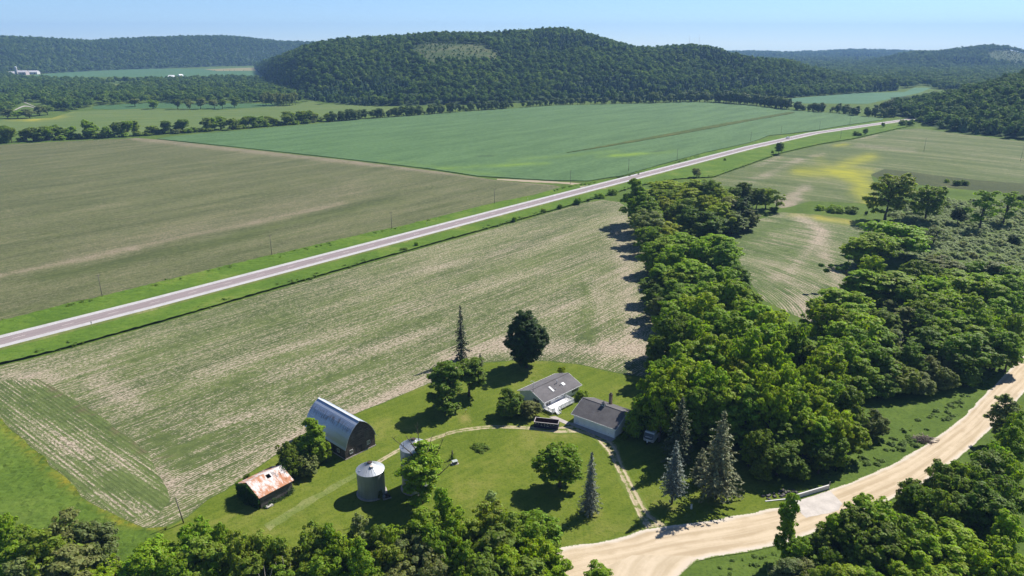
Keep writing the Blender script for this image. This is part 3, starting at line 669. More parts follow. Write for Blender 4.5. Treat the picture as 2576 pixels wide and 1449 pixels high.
by_base(1591, 1100, 1020, 54, 'bigshrub', 'm', 'rounded shrub hiding the right corner of the garage', 'shrub', name='shrub', var=1)
by_base(1570, 1104, 1085, 22, 'shrub', 'd', 'low shrub in front of the garage corner', 'shrub', name='shrub', var=1)
by_base(1408, 1224, 1108, 150, 'round', 'm', 'spreading round shade tree alone on the front lawn', var=2)
by_base(789, 1166, 1046, 78, 'tall', 'm', 'tallest of the trees crowding the side of the barn', var=0)
by_base(814, 1160, 1082, 58, 'bigshrub', 'm', 'leafy tree pressed against the barn roof edge', var=0)
by_base(735, 1196, 1098, 78, 'bigshrub', 'd', 'dark bushy tree between the shed and the barn', var=1)
by_base(772, 1194, 1130, 70, 'bigshrub', 'g', 'grey green bush on the lawn side of the barn trees', 'shrub', name='shrub', var=0)
by_base(760, 1150, 1086, 60, 'bigshrub', 'd', 'dark bush on the field side of the barn trees', 'shrub', name='shrub', var=1)
by_base(621, 1214, 1187, 28, 'shrub', 'd', 'small round bush behind the shed', 'shrub', name='shrub', var=2)
by_base(958, 1254, 1226, 16, 'shrub', 'g', 'small pale bush at the foot of the nearer grain bin', 'shrub', name='shrub', var=1)
# ---- spruces
def spruce_mesh(seed, h=15.0, r=3.6, z0=1.2, dens=1.0, droop=.25, leaf=.26, thin=1.0):
    rng = np.random.default_rng(seed); pts, nr, tips = [], [], []
    z = z0
    while z < h - .25:
        k = (h - z) / (h - z0); L0 = r * (k ** .8) * (1 if k < .85 else .85) * rng.uniform(.72, 1.18)
        nb = max(4, int((5 + 7 * k) * dens))
        a0 = rng.uniform(0, 6.28)
        for b in range(nb):
            a = a0 + 6.283 * b / nb + rng.uniform(-.25, .25); L = max(.25, L0 * rng.uniform(.5, 1.2)); dr_ = droop * rng.uniform(.4, 1.9)
            u = np.array([math.cos(a), math.sin(a), 0]); w_ = np.array([-math.sin(a), math.cos(a), 0])
            if rng.random() > thin: tips.append(((0, 0, z), u * L + np.array([0, 0, z - L * droop]))); continue
            m_ = max(3, int(L / .13))
            for i in range(m_):
                s = (i + rng.random()) / m_
                if s < .12: continue
                sp = (.10 + .34 * (1 - s) * min(1, L)) * 1.2
                p = u * L * s + w_ * rng.normal() * sp * .6 + np.array([0, 0, z - L * dr_ * s ** 1.4 + .10 * L * s * s - abs(rng.normal()) * .10])
                pts.append(p); nr.append(np.array([0, 0, .9]) + u * .35 + rng.normal(size=3) * .5)
            tips.append(((0, 0, z), u * L * .95 + np.array([0, 0, z - L * droop * .9])))
        z += .34 / dens ** .5 * rng.uniform(.8, 1.2)
    v, f, s = leaves_mesh('crown', np.array(pts), np.array(nr), leaf, rng, None, .5)
    me = mesh_np('crown', v, f, s); me.materials.append(M_FIR)
    t = MB(); t.tube([(0, 0, 0), (0, 0, h * .5), (0, 0, h)], [.26, .17, .03], 8)
    for a, b in tips[::2]:
        t.tube([a, tuple(b)], [.035, .012], 4, cap=False)
    bmesh.ops.recalc_face_normals(t.bm, faces=t.bm.faces)
    tm = bpy.data.meshes.new('trunk'); t.bm.to_mesh(tm); t.bm.free(); tm.materials.append(M_BARK)
    return me, tm
KINDS['spruce'] = ([spruce_mesh(1), spruce_mesh(2), spruce_mesh(3, r=4.2, z0=1.6, thin=.9)], 15.0, 3.6)
KINDS['bluespruce'] = ([spruce_mesh(5, z0=3.0, r=3.4, droop=.12, dens=1.1)], 15.0, 3.4)
KINDS['thinspruce'] = ([spruce_mesh(7, h=15, r=2.6, z0=1.0, dens=.75, thin=.85, droop=.4)], 15.0, 2.6)
def spruce(key, x, yb, yt, wpx, col, label, var=0):
    o = by_base(x, yb, yt, wpx, key, 'd', label, 'tree', None, 'spruce_tree', var=var)
    for c in o.children:
        if c.name.startswith('crown'): c.color = (*col, 1)
    return o
spruce('thinspruce', 1161, 905, 764, 50, (.030, .046, .022), 'tall thin dark spruce behind the bushy pair')
spruce('thinspruce', 1208, 920, 888, 24, (.040, .055, .030), 'short dark spruce at the field edge behind the bushy pair')
spruce('spruce', 1483, 1291, 1133, 66, (.190, .210, .165), 'pale grey green spruce left of the driveway', 0)
spruce('bluespruce', 1690, 1268, 1106, 76, (.195, .225, .185), 'blue grey spruce with a bare lower trunk right of the driveway')
spruce('spruce', 1800, 1254, 1030, 116, (.190, .200, .100), 'largest brownish grey spruce beside the gravel road', 2)
spruce('spruce', 1760, 1215, 1125, 64, (.180, .195, .098), 'smaller brownish spruce at the foot of the largest one', 1)
spruce('spruce', 1704, 1165, 996, 96, (.090, .110, .050), 'dark green spruce in front of the travel trailer', 1)
for x, yb, yt, wd, tn in ((1062, 1266, 1108, 138, 'm'),):
    o = by_base(x, yb, yt, wd, 'cone', 'b', 'half dead leafy tree with bare limbs in front of the taller grain bin', var=0)
    t = MB(); rr = random.Random(4)
    for a, mid, e in (((.2, 0, 9), (-2.2, .3, 12.5), (-6.2, .5, 16.0)), ((0, 0, 9), (0.0, .5, 14), (-.4, .4, 18.4)), ((.3, 0, 8), (3.4, .2, 11), (6.2, .2, 17.6)), ((.3, 0, 10), (1.8, -.3, 13), (2.8, 0, 16.2)), ((0, 0, 11), (-1.2, 0, 14), (-3.0, .2, 16.6)), ((.3, 0, 6), (4.2, 0, 7.2), (6.8, .2, 9.6))):
        t.tube([a, mid, e], [.19, .12, .04], 6)
        for k in range(5):
            s = rr.uniform(.3, 1); p = Vector(mid).lerp(Vector(e), s)
            t.tube([p, p + Vector((rr.uniform(-.9, .9), rr.uniform(-.6, .6), rr.uniform(.5, 1.6)))], [.05, .015], 4)
    dl = t.build('dead_limb', M_BARK, o); o.rotation_euler[2] = 0
    for p in o.children:
        if p.name.startswith('crown'): p.color = (.26, .38, .024, 1)
    dl.scale = (.85, .85, 1.16)
# ---- groves: (zoom x, zoom y of the crown top, width, tone, kind letter)
KEY = {'r': 'round', 't': 'tall', 'b': 'broad', 'o': 'open', 's': 'shrub', 'S': 'bigshrub', 'c': 'cone'}
def grove(items, fx, hfun, where, gname, hk=1.0, wk=1.0):
    for it in items:
        x, y, wd, tn, ky = it[:5]; V = fx(x, y, wd * wk * RT.uniform(.88, 1.22))
        if ky == 'r' and RT.random() < .42: ky = 'c'
        h = (it[5] if len(it) > 5 else hfun(V)) * hk * RT.uniform(.94, 1.08)
        key = KEY[ky]
        nm, cat = ('shrub', 'shrub') if ky in 'sS' else ('deciduous_tree' if ky in 'roc' else 'spreading_tree' if ky == 'b' else 'tall_tree', 'tree')
        form = {'r': 'rounded', 'c': 'cone crowned', 't': 'tall narrow', 'b': 'broad spreading', 'o': 'thin open', 's': 'small', 'S': 'bushy'}[ky]
        by_top(V[0], V[1], V[2], h, key, tn, '%s %s %s %s' % (form, TNAME[tn], cat, where), cat, '%s %s %s %ss' % (gname, form, TNAME[tn], cat), nm)
z6 = lambda x, y, w_: (1572.3 + x * .3906, 440.2 + y * .3906, w_ * .3906)
grove([(60, 12, 190, 'm', 't', 19), (120, 90, 170, 'm', 'r', 15), (210, 40, 170, 'y', 'r', 11), (330, 30, 170, 'y', 'r', 11), (450, 20, 160, 'y', 'r', 11), (560, 30, 150, 'o', 'r', 11), (270, 90, 170, 'o', 'r', 11), (410, 80, 180, 'y', 'r', 11),
       (610, 80, 140, 'y', 'r', 10), (520, 140, 190, 'y', 'b', 11), (660, 130, 130, 'y', 'r', 9), (170, 150, 170, 'm', 'r', 14), (280, 150, 140, 'y', 'r', 10), (380, 150, 160, 'o', 'r', 11), (140, 220, 170, 'g', 'r', 12), (440, 200, 160, 'd', 'r', 11), (540, 220, 190, 'd', 'r', 11),
       (600, 180, 190, 'y', 'r', 11), (690, 140, 170, 'g', 'r', 11), (760, 150, 150, 'k', 'r', 11), (700, 230, 140, 'g', 'r', 9), (810, 210, 110, 'g', 'r', 9), (770, 30, 150, 'd', 'r', 12), (700, 70, 110, 'd', 'r', 10), (860, 80, 110, 'd', 'r', 10), (920, 75, 110, 'y', 'r', 10), (985, 80, 110, 'o', 'o', 10), (960, 190, 70, 'd', 's', 3),
       (90, 250, 90, 'y', 'r', 8), (650, 230, 110, 'y', 'r', 8)], z6, lambda V: 12, 'at the far highway end of the grove', 'highway end grove', 1.5, 1.05)
grove([(230, 290, 220, 'y', 'b', 11), (390, 290, 120, 'y', 'r', 9), (160, 330, 180, 'm', 'r', 12), (470, 320, 150, 'd', 'r', 9), (600, 362, 220, 'b', 'r', 15), (380, 365, 210, 'b', 'r', 14), (670, 420, 190, 'm', 'r', 15), (500, 400, 180, 'b', 'r', 15), (270, 390, 180, 'm', 'r', 14), (160, 440, 150, 'm', 'r', 13), (320, 450, 190, 'b', 'r', 15),
       (450, 535, 240, 'b', 'r', 16), (640, 585, 220, 'm', 'r', 16), (250, 560, 170, 'm', 'r', 14), (330, 590, 200, 'b', 'r', 15), (560, 600, 200, 'm', 'r', 15), (740, 570, 150, 'd', 'r', 12), (180, 640, 120, 'd', 'r', 11), (310, 680, 220, 'm', 'r', 15), (470, 690, 220, 'm', 'r', 15), (660, 690, 260, 'm', 'b', 16), (800, 720, 130, 'm', 'r', 14), (220, 770, 130, 'g', 'r', 12), (190, 700, 110, 'd', 'r', 11)],
      z6, lambda V: 15, 'in the middle of the long grove beside the soybean field', 'middle grove', 1.15, 1.08)
grove([(480, 755, 230, 'y', 'r', 17), (360, 800, 190, 'b', 'r', 16), (600, 840, 220, 'b', 'r', 17), (330, 890, 180, 'd', 'r', 16), (850, 800, 230, 'b', 'r', 17), (1000, 850, 200, 'b', 'r', 17), (720, 880, 230, 'b', 'r', 18), (900, 920, 230, 'b', 'r', 18), (1050, 930, 200, 'b', 'r', 18), (480, 920, 210, 'b', 'r', 17), (250, 900, 120, 'd', 'r', 14), (200, 1010, 110, 'd', 'r', 13),
       (600, 980, 230, 'b', 'r', 18), (420, 1040, 200, 'b', 'r', 17), (330, 1080, 190, 'b', 'r', 17), (780, 1010, 210, 'b', 'r', 18), (980, 970, 200, 'b', 'r', 18), (1130, 950, 150, 'm', 'r', 17), (560, 1080, 190, 'b', 'r', 17), (720, 1150, 190, 'y', 'r', 16), (880, 1110, 190, 'b', 'r', 18), (1010, 1110, 180, 'b', 'r', 18), (260, 1150, 130, 'm', 'r', 15), (200, 1210, 150, 'b', 'r', 15),
       (420, 1160, 190, 'b', 'r', 17), (560, 1220, 200, 'b', 'r', 17), (330, 1240, 190, 'b', 'r', 16), (250, 1300, 200, 'b', 'r', 15), (720, 1260, 190, 'y', 'r', 16), (900, 1220, 190, 'b', 'r', 17), (1060, 1220, 170, 'b', 'r', 17), (1190, 1180, 150, 'm', 'r', 16), (1340, 1100, 200, 'b', 'r', 17), (1200, 1060, 150, 'd', 'r', 14), (460, 1330, 190, 'm', 'r', 15), (620, 1350, 190, 'm', 'r', 15), (800, 1340, 190, 'm', 'r', 15), (960, 1320, 180, 'b', 'r', 16), (1100, 1330, 170, 'b', 'r', 15), (1250, 1250, 170, 'm', 'r', 15)],
      z6, lambda V: 17, 'in the tall grove right of the garage', 'tall grove', 1.25, 1.18)
z7 = lambda x, y, w_: (1572 + x * .3896, 943 + y * .3896, w_ * .3896)
grove([(330, 60, 190, 'm', 'r', 14), (200, 70, 170, 'b', 'r', 14), (120, 110, 120, 'm', 'r', 11), (500, 80, 190, 'd', 'r', 14), (700, 40, 200, 'y', 'r', 15), (640, 180, 170, 'm', 'r', 12), (860, 150, 190, 'd', 'r', 13), (980, 160, 150, 'y', 'r', 12), (1130, 120, 190, 'b', 'r', 14), (1250, 80, 180, 'b', 'r', 15), (1180, 210, 200, 'b', 'r', 13),
       (1360, 180, 210, 'y', 'b', 13), (1470, 290, 170, 'y', 'r', 10), (1310, 260, 190, 'b', 'r', 12), (1050, 300, 180, 'm', 'r', 11), (910, 340, 170, 'd', 'r', 11), (1170, 380, 130, 'y', 'r', 8), (1010, 430, 170, 'd', 'r', 9), (820, 390, 90, 'y', 'r', 8), (900, 500, 150, 'd', 'S', 7), (1120, 500, 150, 'd', 'S', 6), (1280, 430, 150, 'd', 'r', 8), (1400, 400, 140, 'm', 'r', 8),
       (1640, 200, 200, 'g', 'S', 8), (1490, 60, 190, 'd', 'r', 14), (1380, 20, 180, 'm', 'r', 15)], z7, lambda V: 13, 'at the creek end of the tall grove', 'creek grove', 1.1, 1.1)
zr = lambda x, y, w_: (1949.6 + x * .4606, 566 + y * .4606, w_ * .4606)
grove([(660, -4, 300, 'b', 'b', 14), (590, 40, 180, 'b', 'r', 13), (480, 60, 150, 'b', 'r', 13), (545, 165, 130, 'b', 'r', 12), (640, 245, 210, 'm', 'r', 12), (520, 245, 150, 'b', 'r', 12), (430, 280, 80, 'b', 'r', 10), (800, 205, 200, 'd', 'b', 11), (350, 330, 250, 'b', 'r', 14), (450, 350, 180, 'b', 'r', 14), (300, 410, 210, 'b', 'r', 15), (430, 415, 200, 'b', 'r', 15),
       (880, 270, 230, 'b', 'b', 12), (1050, 285, 230, 'b', 'b', 12), (1180, 310, 180, 'b', 'r', 12), (760, 310, 150, 'm', 'r', 11), (880, 380, 200, 'm', 'b', 13), (1060, 385, 230, 'm', 'b', 13), (1230, 385, 150, 'b', 'r', 13), (960, 350, 160, 'b', 'r', 13), (1000, 455, 180, 'm', 'b', 13), (1180, 475, 180, 'm', 'b', 13), (1290, 350, 130, 'm', 'r', 11), (1340, 470, 110, 'm', 'r', 12),
       (750, 450, 140, 'g', 'r', 10), (650, 385, 120, 'g', 'S', 7), (600, 460, 130, 'd', 'r', 10), (480, 480, 210, 'b', 'r', 15), (560, 540, 180, 'm', 'r', 14), (360, 500, 190, 'b', 'r', 15), (470, 580, 190, 'm', 'r', 14), (330, 600, 190, 'b', 'r', 15), (300, 665, 190, 'b', 'r', 14), (650, 560, 130, 'g', 'r', 11), (830, 470, 130, 'd', 'r', 11), (840, 560, 150, 'd', 'r', 11), (960, 510, 170, 'm', 'r', 12), (1040, 590, 180, 'm', 'r', 11),
       (1130, 540, 160, 'm', 'r', 12), (1250, 560, 150, 'm', 'r', 12), (980, 660, 100, 's', 'S', 8), (870, 700, 150, 'g', 'S', 8), (700, 720, 190, 'o', 'S', 9), (1150, 640, 150, 'd', 'r', 9), (1060, 690, 120, 'd', 'r', 8), (780, 640, 150, 'd', 'r', 10), (1210, 640, 120, 'm', 'r', 8), (1310, 580, 120, 'm', 'r', 11), (560, 640, 160, 'm', 'r', 12), (480, 720, 170, 'm', 'r', 12), (600, 760, 170, 'd', 'S', 9), (940, 760, 150, 'g', 'S', 7), (1080, 760, 110, 'd', 'S', 6), (820, 790, 150, 'g', 'S', 7), (980, 190, 150, 'g', 'r', 10), (1090, 200, 140, 'm', 'r', 10), (1200, 190, 150, 'g', 'r', 10), (1290, 215, 140, 'm', 'r', 10), (1320, 290, 130, 'm', 'r', 11), (1010, 240, 150, 'm', 'r', 10), (880, 170, 130, 'g', 'r', 9), (1140, 255, 150, 'b', 'r', 11), (1250, 270, 150, 'b', 'r', 11)],
      zr, lambda V: 13, 'in the dense right hand grove above the gravel road', 'right hand grove', 1.18, 1.15)
# the few tall trees that stand clear of the grove
TL = [(2226, 553, 425, 112, 'round', 'o', 'tallest tree at the far edge of the scrub, left of a close pair'), (2327, 557, 457, 92, 'round', 'm', 'tall tree with many stems right of the tallest scrub edge tree'),
      (2463, 579, 457, 92, 'open', 'm', 'tall open tree with a straight stem in the scrub'), (2522, 564, 466, 80, 'open', 'm', 'leaning open tree at the right of the scrub'), (2566, 512, 487, 28, 'bigshrub', 'd', 'dark bush at the right edge beyond the scrub'),
      (2347, 622, 562, 74, 'open', 'g', 'thin grey green tree in front of the scrub'), (2408, 568, 516, 44, 'round', 'k', 'dark low tree beside the straight open tree'), (2381, 459, 447, 16, 'shrub', 'm', 'single small bush on the fallow strip'), (2407, 466, 449, 30, 'shrub', 'd', 'left half of the bush clump on the fallow strip'), (2428, 466, 450, 30, 'shrub', 'd', 'right half of the bush clump on the fallow strip'),
      (2546, 616, 585, 36, 'bigshrub', 'k', 'dark round bush standing alone in the pale scrub'), (2100, 533, 512, 50, 'shrub', 'm', 'low thicket on the grassy gap between the two right hand fields'), (2140, 536, 514, 44, 'shrub', 'd', 'dark low bush on the grassy gap between the fields'), (2062, 528, 512, 30, 'shrub', 'b', 'small bright bush on the grassy gap between the fields'),
      (2178, 540, 528, 12, 'shrub', 'k', 'tiny dark stump of a bush at the end of the grassy gap'), (1958, 389, 354, 28, 'round', 'd', 'lone round tree on the highway verge'), (1943, 386, 376, 8, 'shrub', 'd', 'tiny bush beside the lone verge tree'), (1752, 447, 420, 25, 'round', 'g', 'grey green tree on the verge behind the grove'), (1823, 404, 396, 8, 'shrub', 'd', 'dark speck of a bush at the near shoulder'),
      (2152, 342, 326, 20, 'shrub', 'd', 'left bush of the clump on the far verge'), (2163, 343, 331, 16, 'shrub', 'd', 'right bush of the clump on the far verge'), (2175, 340, 321, 16, 'round', 'd', 'small tree right of the bush clump on the far verge'), (2221, 321, 307, 10, 'round', 'd', 'narrow little tree near the far end of the verge'), (2270, 316, 298, 24, 'bigshrub', 'm', 'left bush where the highway enters the wood'), (2288, 316, 295, 28, 'bigshrub', 'm', 'right bush where the highway enters the wood'),
      (1049, 620, 605, 18, 'shrub', 'm', 'bush with a yellowish side on the near verge'), (1016, 631, 621, 24, 'shrub', 'd', 'flat dark bush on the near verge'), (1294, 558, 540, 16, 'shrub', 'm', 'upright bush on the near verge before the marker post'), (1367, 535, 522, 22, 'shrub', 'm', 'pair of low bushes merged on the near verge'), (1407, 525, 511, 20, 'shrub', 'd', 'dark bush half way along the verge thicket'), (1451, 514, 492, 28, 'shrub', 'm', 'largest round bush on the near verge'), (1479, 506, 498, 14, 'shrub', 'k', 'little dark bush right of the largest verge bush'),
      (1508, 498, 482, 32, 'shrub', 'm', 'wide bush on the verge near the grove'), (1541, 490, 471, 28, 'shrub', 'm', 'dark bush on the verge next to the grove'), (792, 697, 689, 12, 'shrub', 'd', 'small dark tuft of bush on the verge left of centre'), (735, 713, 706, 12, 'shrub', 'd', 'smaller tuft of bush left of the dark one')]
for x, yb, yt, wd, ky, tn, lab_ in TL:
    nm, cat = ('shrub', 'shrub') if 'shrub' in ky else ('deciduous_tree', 'tree')
    by_base(x, yb, yt, wd, ky, tn, lab_, cat, None, nm)
# foreground belt along the bottom
zb = lambda x, y, w_: (x, y, w_)
grove([(8, 1284, 60, 'm', 'r', 13), (60, 1320, 84, 'o', 'r', 14), (16, 1370, 90, 'm', 'r', 14), (150, 1300, 110, 'g', 'r', 15), (215, 1308, 110, 'g', 'r', 15), (110, 1345, 100, 'o', 'r', 15), (180, 1365, 120, 'g', 'r', 15), (250, 1372, 70, 'g', 'r', 13), (40, 1410, 110, 'g', 'r', 13), (215, 1422, 90, 'b', 'r', 12), (270, 1420, 90, 'b', 'r', 12), (120, 1425, 110, 'g', 'r', 12), (376, 1366, 110, 'm', 'r', 13), (330, 1400, 100, 'm', 'r', 13), (430, 1400, 90, 'm', 'r', 13),
       (470, 1310, 74, 'm', 'r', 14), (537, 1322, 58, 'm', 'r', 14), (497, 1350, 96, 'o', 'r', 14), (545, 1380, 100, 'o', 'r', 13), (460, 1425, 90, 'm', 'r', 12), (524, 1438, 90, 'b', 'r', 11), (599, 1340, 60, 'o', 'r', 15), (642, 1330, 70, 'o', 'r', 15), (684, 1354, 60, 'o', 'r', 14), (620, 1395, 90, 'o', 'r', 14), (600, 1432, 90, 'b', 'r', 11)],
      zb, lambda V: 13, 'in the bottom left tree belt', 'bottom left belt', 1.05, 1.12)
grove([(772, 1326, 80, 'o', 'r', 15), (724, 1366, 80, 'o', 'r', 14), (826, 1312, 58, 'm', 't', 15), (895, 1294, 76, 'g', 'r', 15), (946, 1312, 76, 'o', 'r', 14), (996, 1316, 70, 'm', 'r', 13), (870, 1350, 80, 'm', 'r', 14), (780, 1400, 90, 'm', 'r', 13), (835, 1380, 80, 'm', 'r', 14), (905, 1380, 90, 'm', 'r', 14), (970, 1370, 90, 'o', 'r', 14), (700, 1415, 90, 'm', 'r', 12), (770, 1432, 80, 'b', 'r', 11), (850, 1432, 90, 'm', 'r', 11), (930, 1432, 90, 'm', 'r', 12),
       (1108, 1222, 64, 'm', 't', 17), (1072, 1270, 100, 'm', 'r', 16), (1145, 1288, 84, 'm', 'r', 15), (1035, 1346, 110, 'g', 'r', 15), (1100, 1330, 90, 'm', 'r', 15), (1160, 1350, 80, 'm', 'r', 15), (1020, 1415, 110, 'g', 'r', 13), (1100, 1400, 100, 'g', 'r', 14), (1170, 1410, 90, 'm', 'r', 13)],
      zb, lambda V: 14, 'in the bottom middle tree belt', 'bottom middle belt', 1.05, 1.12)
grove([(1232, 1230, 56, 's', 't', 15), (1232, 1262, 110, 'o', 'r', 16), (1190, 1300, 90, 'o', 'r', 15), (1282, 1290, 90, 'o', 'r', 15), (1349, 1276, 90, 'm', 'r', 14), (1240, 1330, 110, 'd', 'r', 15), (1320, 1320, 100, 'm', 'r', 14), (1358, 1348, 100, 'b', 'r', 14), (1282, 1376, 100, 'b', 'r', 14), (1395, 1384, 66, 'b', 'r', 12), (1220, 1400, 100, 'd', 'r', 14), (1330, 1405, 110, 'o', 'r', 13), (1390, 1430, 70, 'b', 'r', 10), (1260, 1432, 100, 'o', 'r', 12), (1508, 1408, 84, 'm', 'S', 7)],
      zb, lambda V: 14, 'in the tree belt left of the gravel junction', 'junction belt', 1.05, 1.12)
grove([(1994, 1236, 60, 'm', 't', 17), (2024, 1350, 60, 'm', 'r', 8), (1985, 1400, 80, 'g', 'r', 7), (2035, 1415, 80, 'g', 'r', 7), (2100, 1287, 62, 'b', 't', 12), (2085, 1330, 66, 'd', 'r', 10), (2200, 1238, 120, 'm', 'r', 15), (2165, 1275, 90, 'd', 'r', 13), (2245, 1270, 90, 'm', 'r', 13), (2200, 1310, 110, 'd', 'r', 13), (2305, 1198, 80, 'd', 'r', 14), (2340, 1222, 90, 'd', 'r', 14), (2372, 1138, 56, 'g', 'o', 14), (2400, 1180, 90, 'd', 'r', 14), (2390, 1240, 90, 'd', 'r', 14), (2460, 1210, 110, 'd', 'r', 15), (2440, 1150, 70, 'm', 'r', 14), (2490, 1128, 100, 'd', 'r', 15),
       (2540, 992, 56, 'g', 'r', 14), (2560, 1040, 56, 'm', 'r', 13), (2556, 1074, 70, 'm', 'r', 14), (2512, 1106, 80, 'm', 'r', 14), (2550, 1136, 80, 'm', 'r', 14), (2540, 1190, 90, 'd', 'r', 15), (2520, 1250, 100, 'd', 'r', 15), (2378, 1318, 120, 'b', 'r', 14), (2330, 1340, 80, 'b', 'r', 13), (2440, 1332, 100, 'b', 'r', 14), (2549, 1284, 76, 'b', 't', 15), (2513, 1330, 80, 'm', 'r', 13), (2290, 1320, 90, 'm', 'r', 12), (2216, 1374, 52, 'b', 't', 11), (2262, 1400, 70, 'b', 'r', 11), (2320, 1392, 90, 'b', 'r', 12),
       (2400, 1382, 120, 'b', 'r', 13), (2470, 1380, 90, 'b', 'r', 13), (2530, 1385, 90, 'b', 'r', 13), (2133, 1412, 110, 'y', 'r', 10), (2100, 1380, 60, 'd', 'r', 9), (2160, 1370, 70, 'd', 'r', 10), (2290, 1425, 90, 'b', 'r', 10), (2380, 1430, 100, 'b', 'r', 11), (2200, 1430, 80, 'm', 'r', 9), (2480, 1425, 100, 'b', 'r', 11), (2555, 1425, 80, 'm', 'r', 12), (2070, 1425, 70, 'm', 'r', 8)],
      zb, lambda V: 13, 'in the bottom right wood beyond the gravel road', 'bottom right wood', 1.05, 1.12)
# ---- tree lines and valley trees in the middle distance
def merged(key, var):
    """crown and trunk as one mesh, for trees too far off to show parts"""
    L, hn, rn = KINDS[key]; cm, tm = L[var % len(L)]
    bm = bmesh.new(); bm.from_mesh(cm); n0 = len(bm.faces); bm.from_mesh(tm); bm.faces.ensure_lookup_table()
    for f in bm.faces[n0:]: f.material_index = 1
    me = bpy.data.meshes.new('distant_tree'); bm.to_mesh(me); bm.free(); me.materials.append(M_LEAF); me.materials.append(M_BARK)
    return me
MID = [merged('mid', i) for i in range(4)]; MIDB = [merged('midbush', i) for i in range(2)]
RH = random.Random(5)
def line_trees(pts, n, hr, rr_, tones, label, group, bush=.25, spread=5):
    W = [G(*p) for p in pts]
    L = [0]
    for i in range(len(W) - 1): L.append(L[-1] + math.dist(W[i], W[i + 1]))
    for j in range(n):
        s = (j + RH.uniform(.1, .9)) / n * L[-1]
        i = max(k for k in range(len(L)) if L[k] <= s and k < len(W) - 1)
        t = (s - L[i]) / (L[i + 1] - L[i]); X = W[i][0] + (W[i + 1][0] - W[i][0]) * t + RH.gauss(0, spread * .5); Y = W[i][1] + (W[i + 1][1] - W[i][1]) * t + RH.uniform(1, spread * 1.6) + 3
        isb = RH.random() < bush
        h = RH.uniform(*hr) * (.45 if isb else 1); r = RH.uniform(*rr_) * (.8 if isb else 1); tn = RH.choice(tones)
        dist_tree(X, Y, h, r, tn, isb, '%s %s %s' % (TNAME[tn], 'bush' if isb else 'tree', label), '%s %s %s' % (TNAME[tn], 'bushes' if isb else 'trees', group))
def dist_tree(X, Y, h, r, tn, isb, label, group):
    me = RH.choice(MIDB if isb else MID); hn, rn = (6.0, 4.2) if isb else (13.5, 5.6)
    o = bpy.data.objects.new('shrub' if isb else 'deciduous_tree', me); COL.objects.link(o)
    o.location = (X, Y, 0); o.rotation_euler = (0, 0, RH.uniform(0, 6.28)); o.scale = (r / rn, r / rn, h / hn)
    k = RH.uniform(.85, 1.15); t = TONE[tn]; o.color = (t[0] * k, t[1] * k, t[2] * k, 1)
    tag(o, label, 'shrub' if isb else 'tree', group)
    return o
line_trees([(-90, 369), (0, 362), (100, 357), (220, 350), (340, 344)], 46, (11, 19), (6, 9), 'moomgd', 'in the creek line behind the olive field', 'in the creek line behind the olive field', .55, 8)
for x, yb, h, r, tn in ((215, 349, 22, 9, 'm'), (315, 344, 20, 8, 'm'), (290, 346, 18, 8, 'd'), (140, 352, 17, 8, 'd'), (10, 358, 20, 8, 'd')):
    X, Y = G(x, yb); dist_tree(X, Y + 6, h, r, tn, False, 'large %s tree standing above the creek line behind the olive field' % TNAME[tn], 'large %s trees above the creek line' % TNAME[tn])
line_trees([(350, 343), (460, 336), (600, 325), (720, 315), (820, 307)], 66, (11, 18), (6.5, 9), 'moogmd', 'in the creek line at the left end of the corn field', 'in the creek line left of the corn', .5, 9)
FAR_LINES = [([(820, 308), (920, 300), (1040, 292), (1160, 282)], 110, 10, 1.0), ([(1160, 282), (1290, 273), (1400, 266), (1520, 263), (1640, 260)], 130, 12, .85), ([(1640, 260), (1745, 257), (1820, 259), (1900, 266), (2000, 278)], 110, 14, 1.35),
             ([(2000, 278), (2060, 283), (2110, 285), (2165, 292), (2219, 298), (2262, 294)], 90, 10, 1.0), ([(2215, 285), (2290, 268), (2360, 252), (2440, 237)], 80, 12, 1.05)]
for x, yb, h, r in ((385, 274, 16, 10), (448, 275, 18, 9), (478, 275, 17, 8), (505, 274, 19, 9), (540, 273, 16, 9), (560, 274, 17, 8), (590, 270, 20, 9), (508, 262, 14, 7), (340, 268, 15, 9), (20, 298, 14, 10), (45, 298, 12, 11), (75, 297, 13, 10), (100, 291, 15, 10), (120, 289, 14, 9)):
    X, Y = G(x, yb); tn = RH.choice('dmg'); dist_tree(X, Y, h, r, tn, False, '%s tree standing in front of the valley woods' % TNAME[tn], '%s trees in front of the valley woods' % TNAME[tn])
for j in range(12):
    X, Y = G(662 + j * 7.4, 266 - (j % 3)); dist_tree(X, Y, RH.uniform(21, 24), 6, 'g', False, 'grey green tree in the straight planted row at the foot of the hill', 'grey green trees of the planted row')

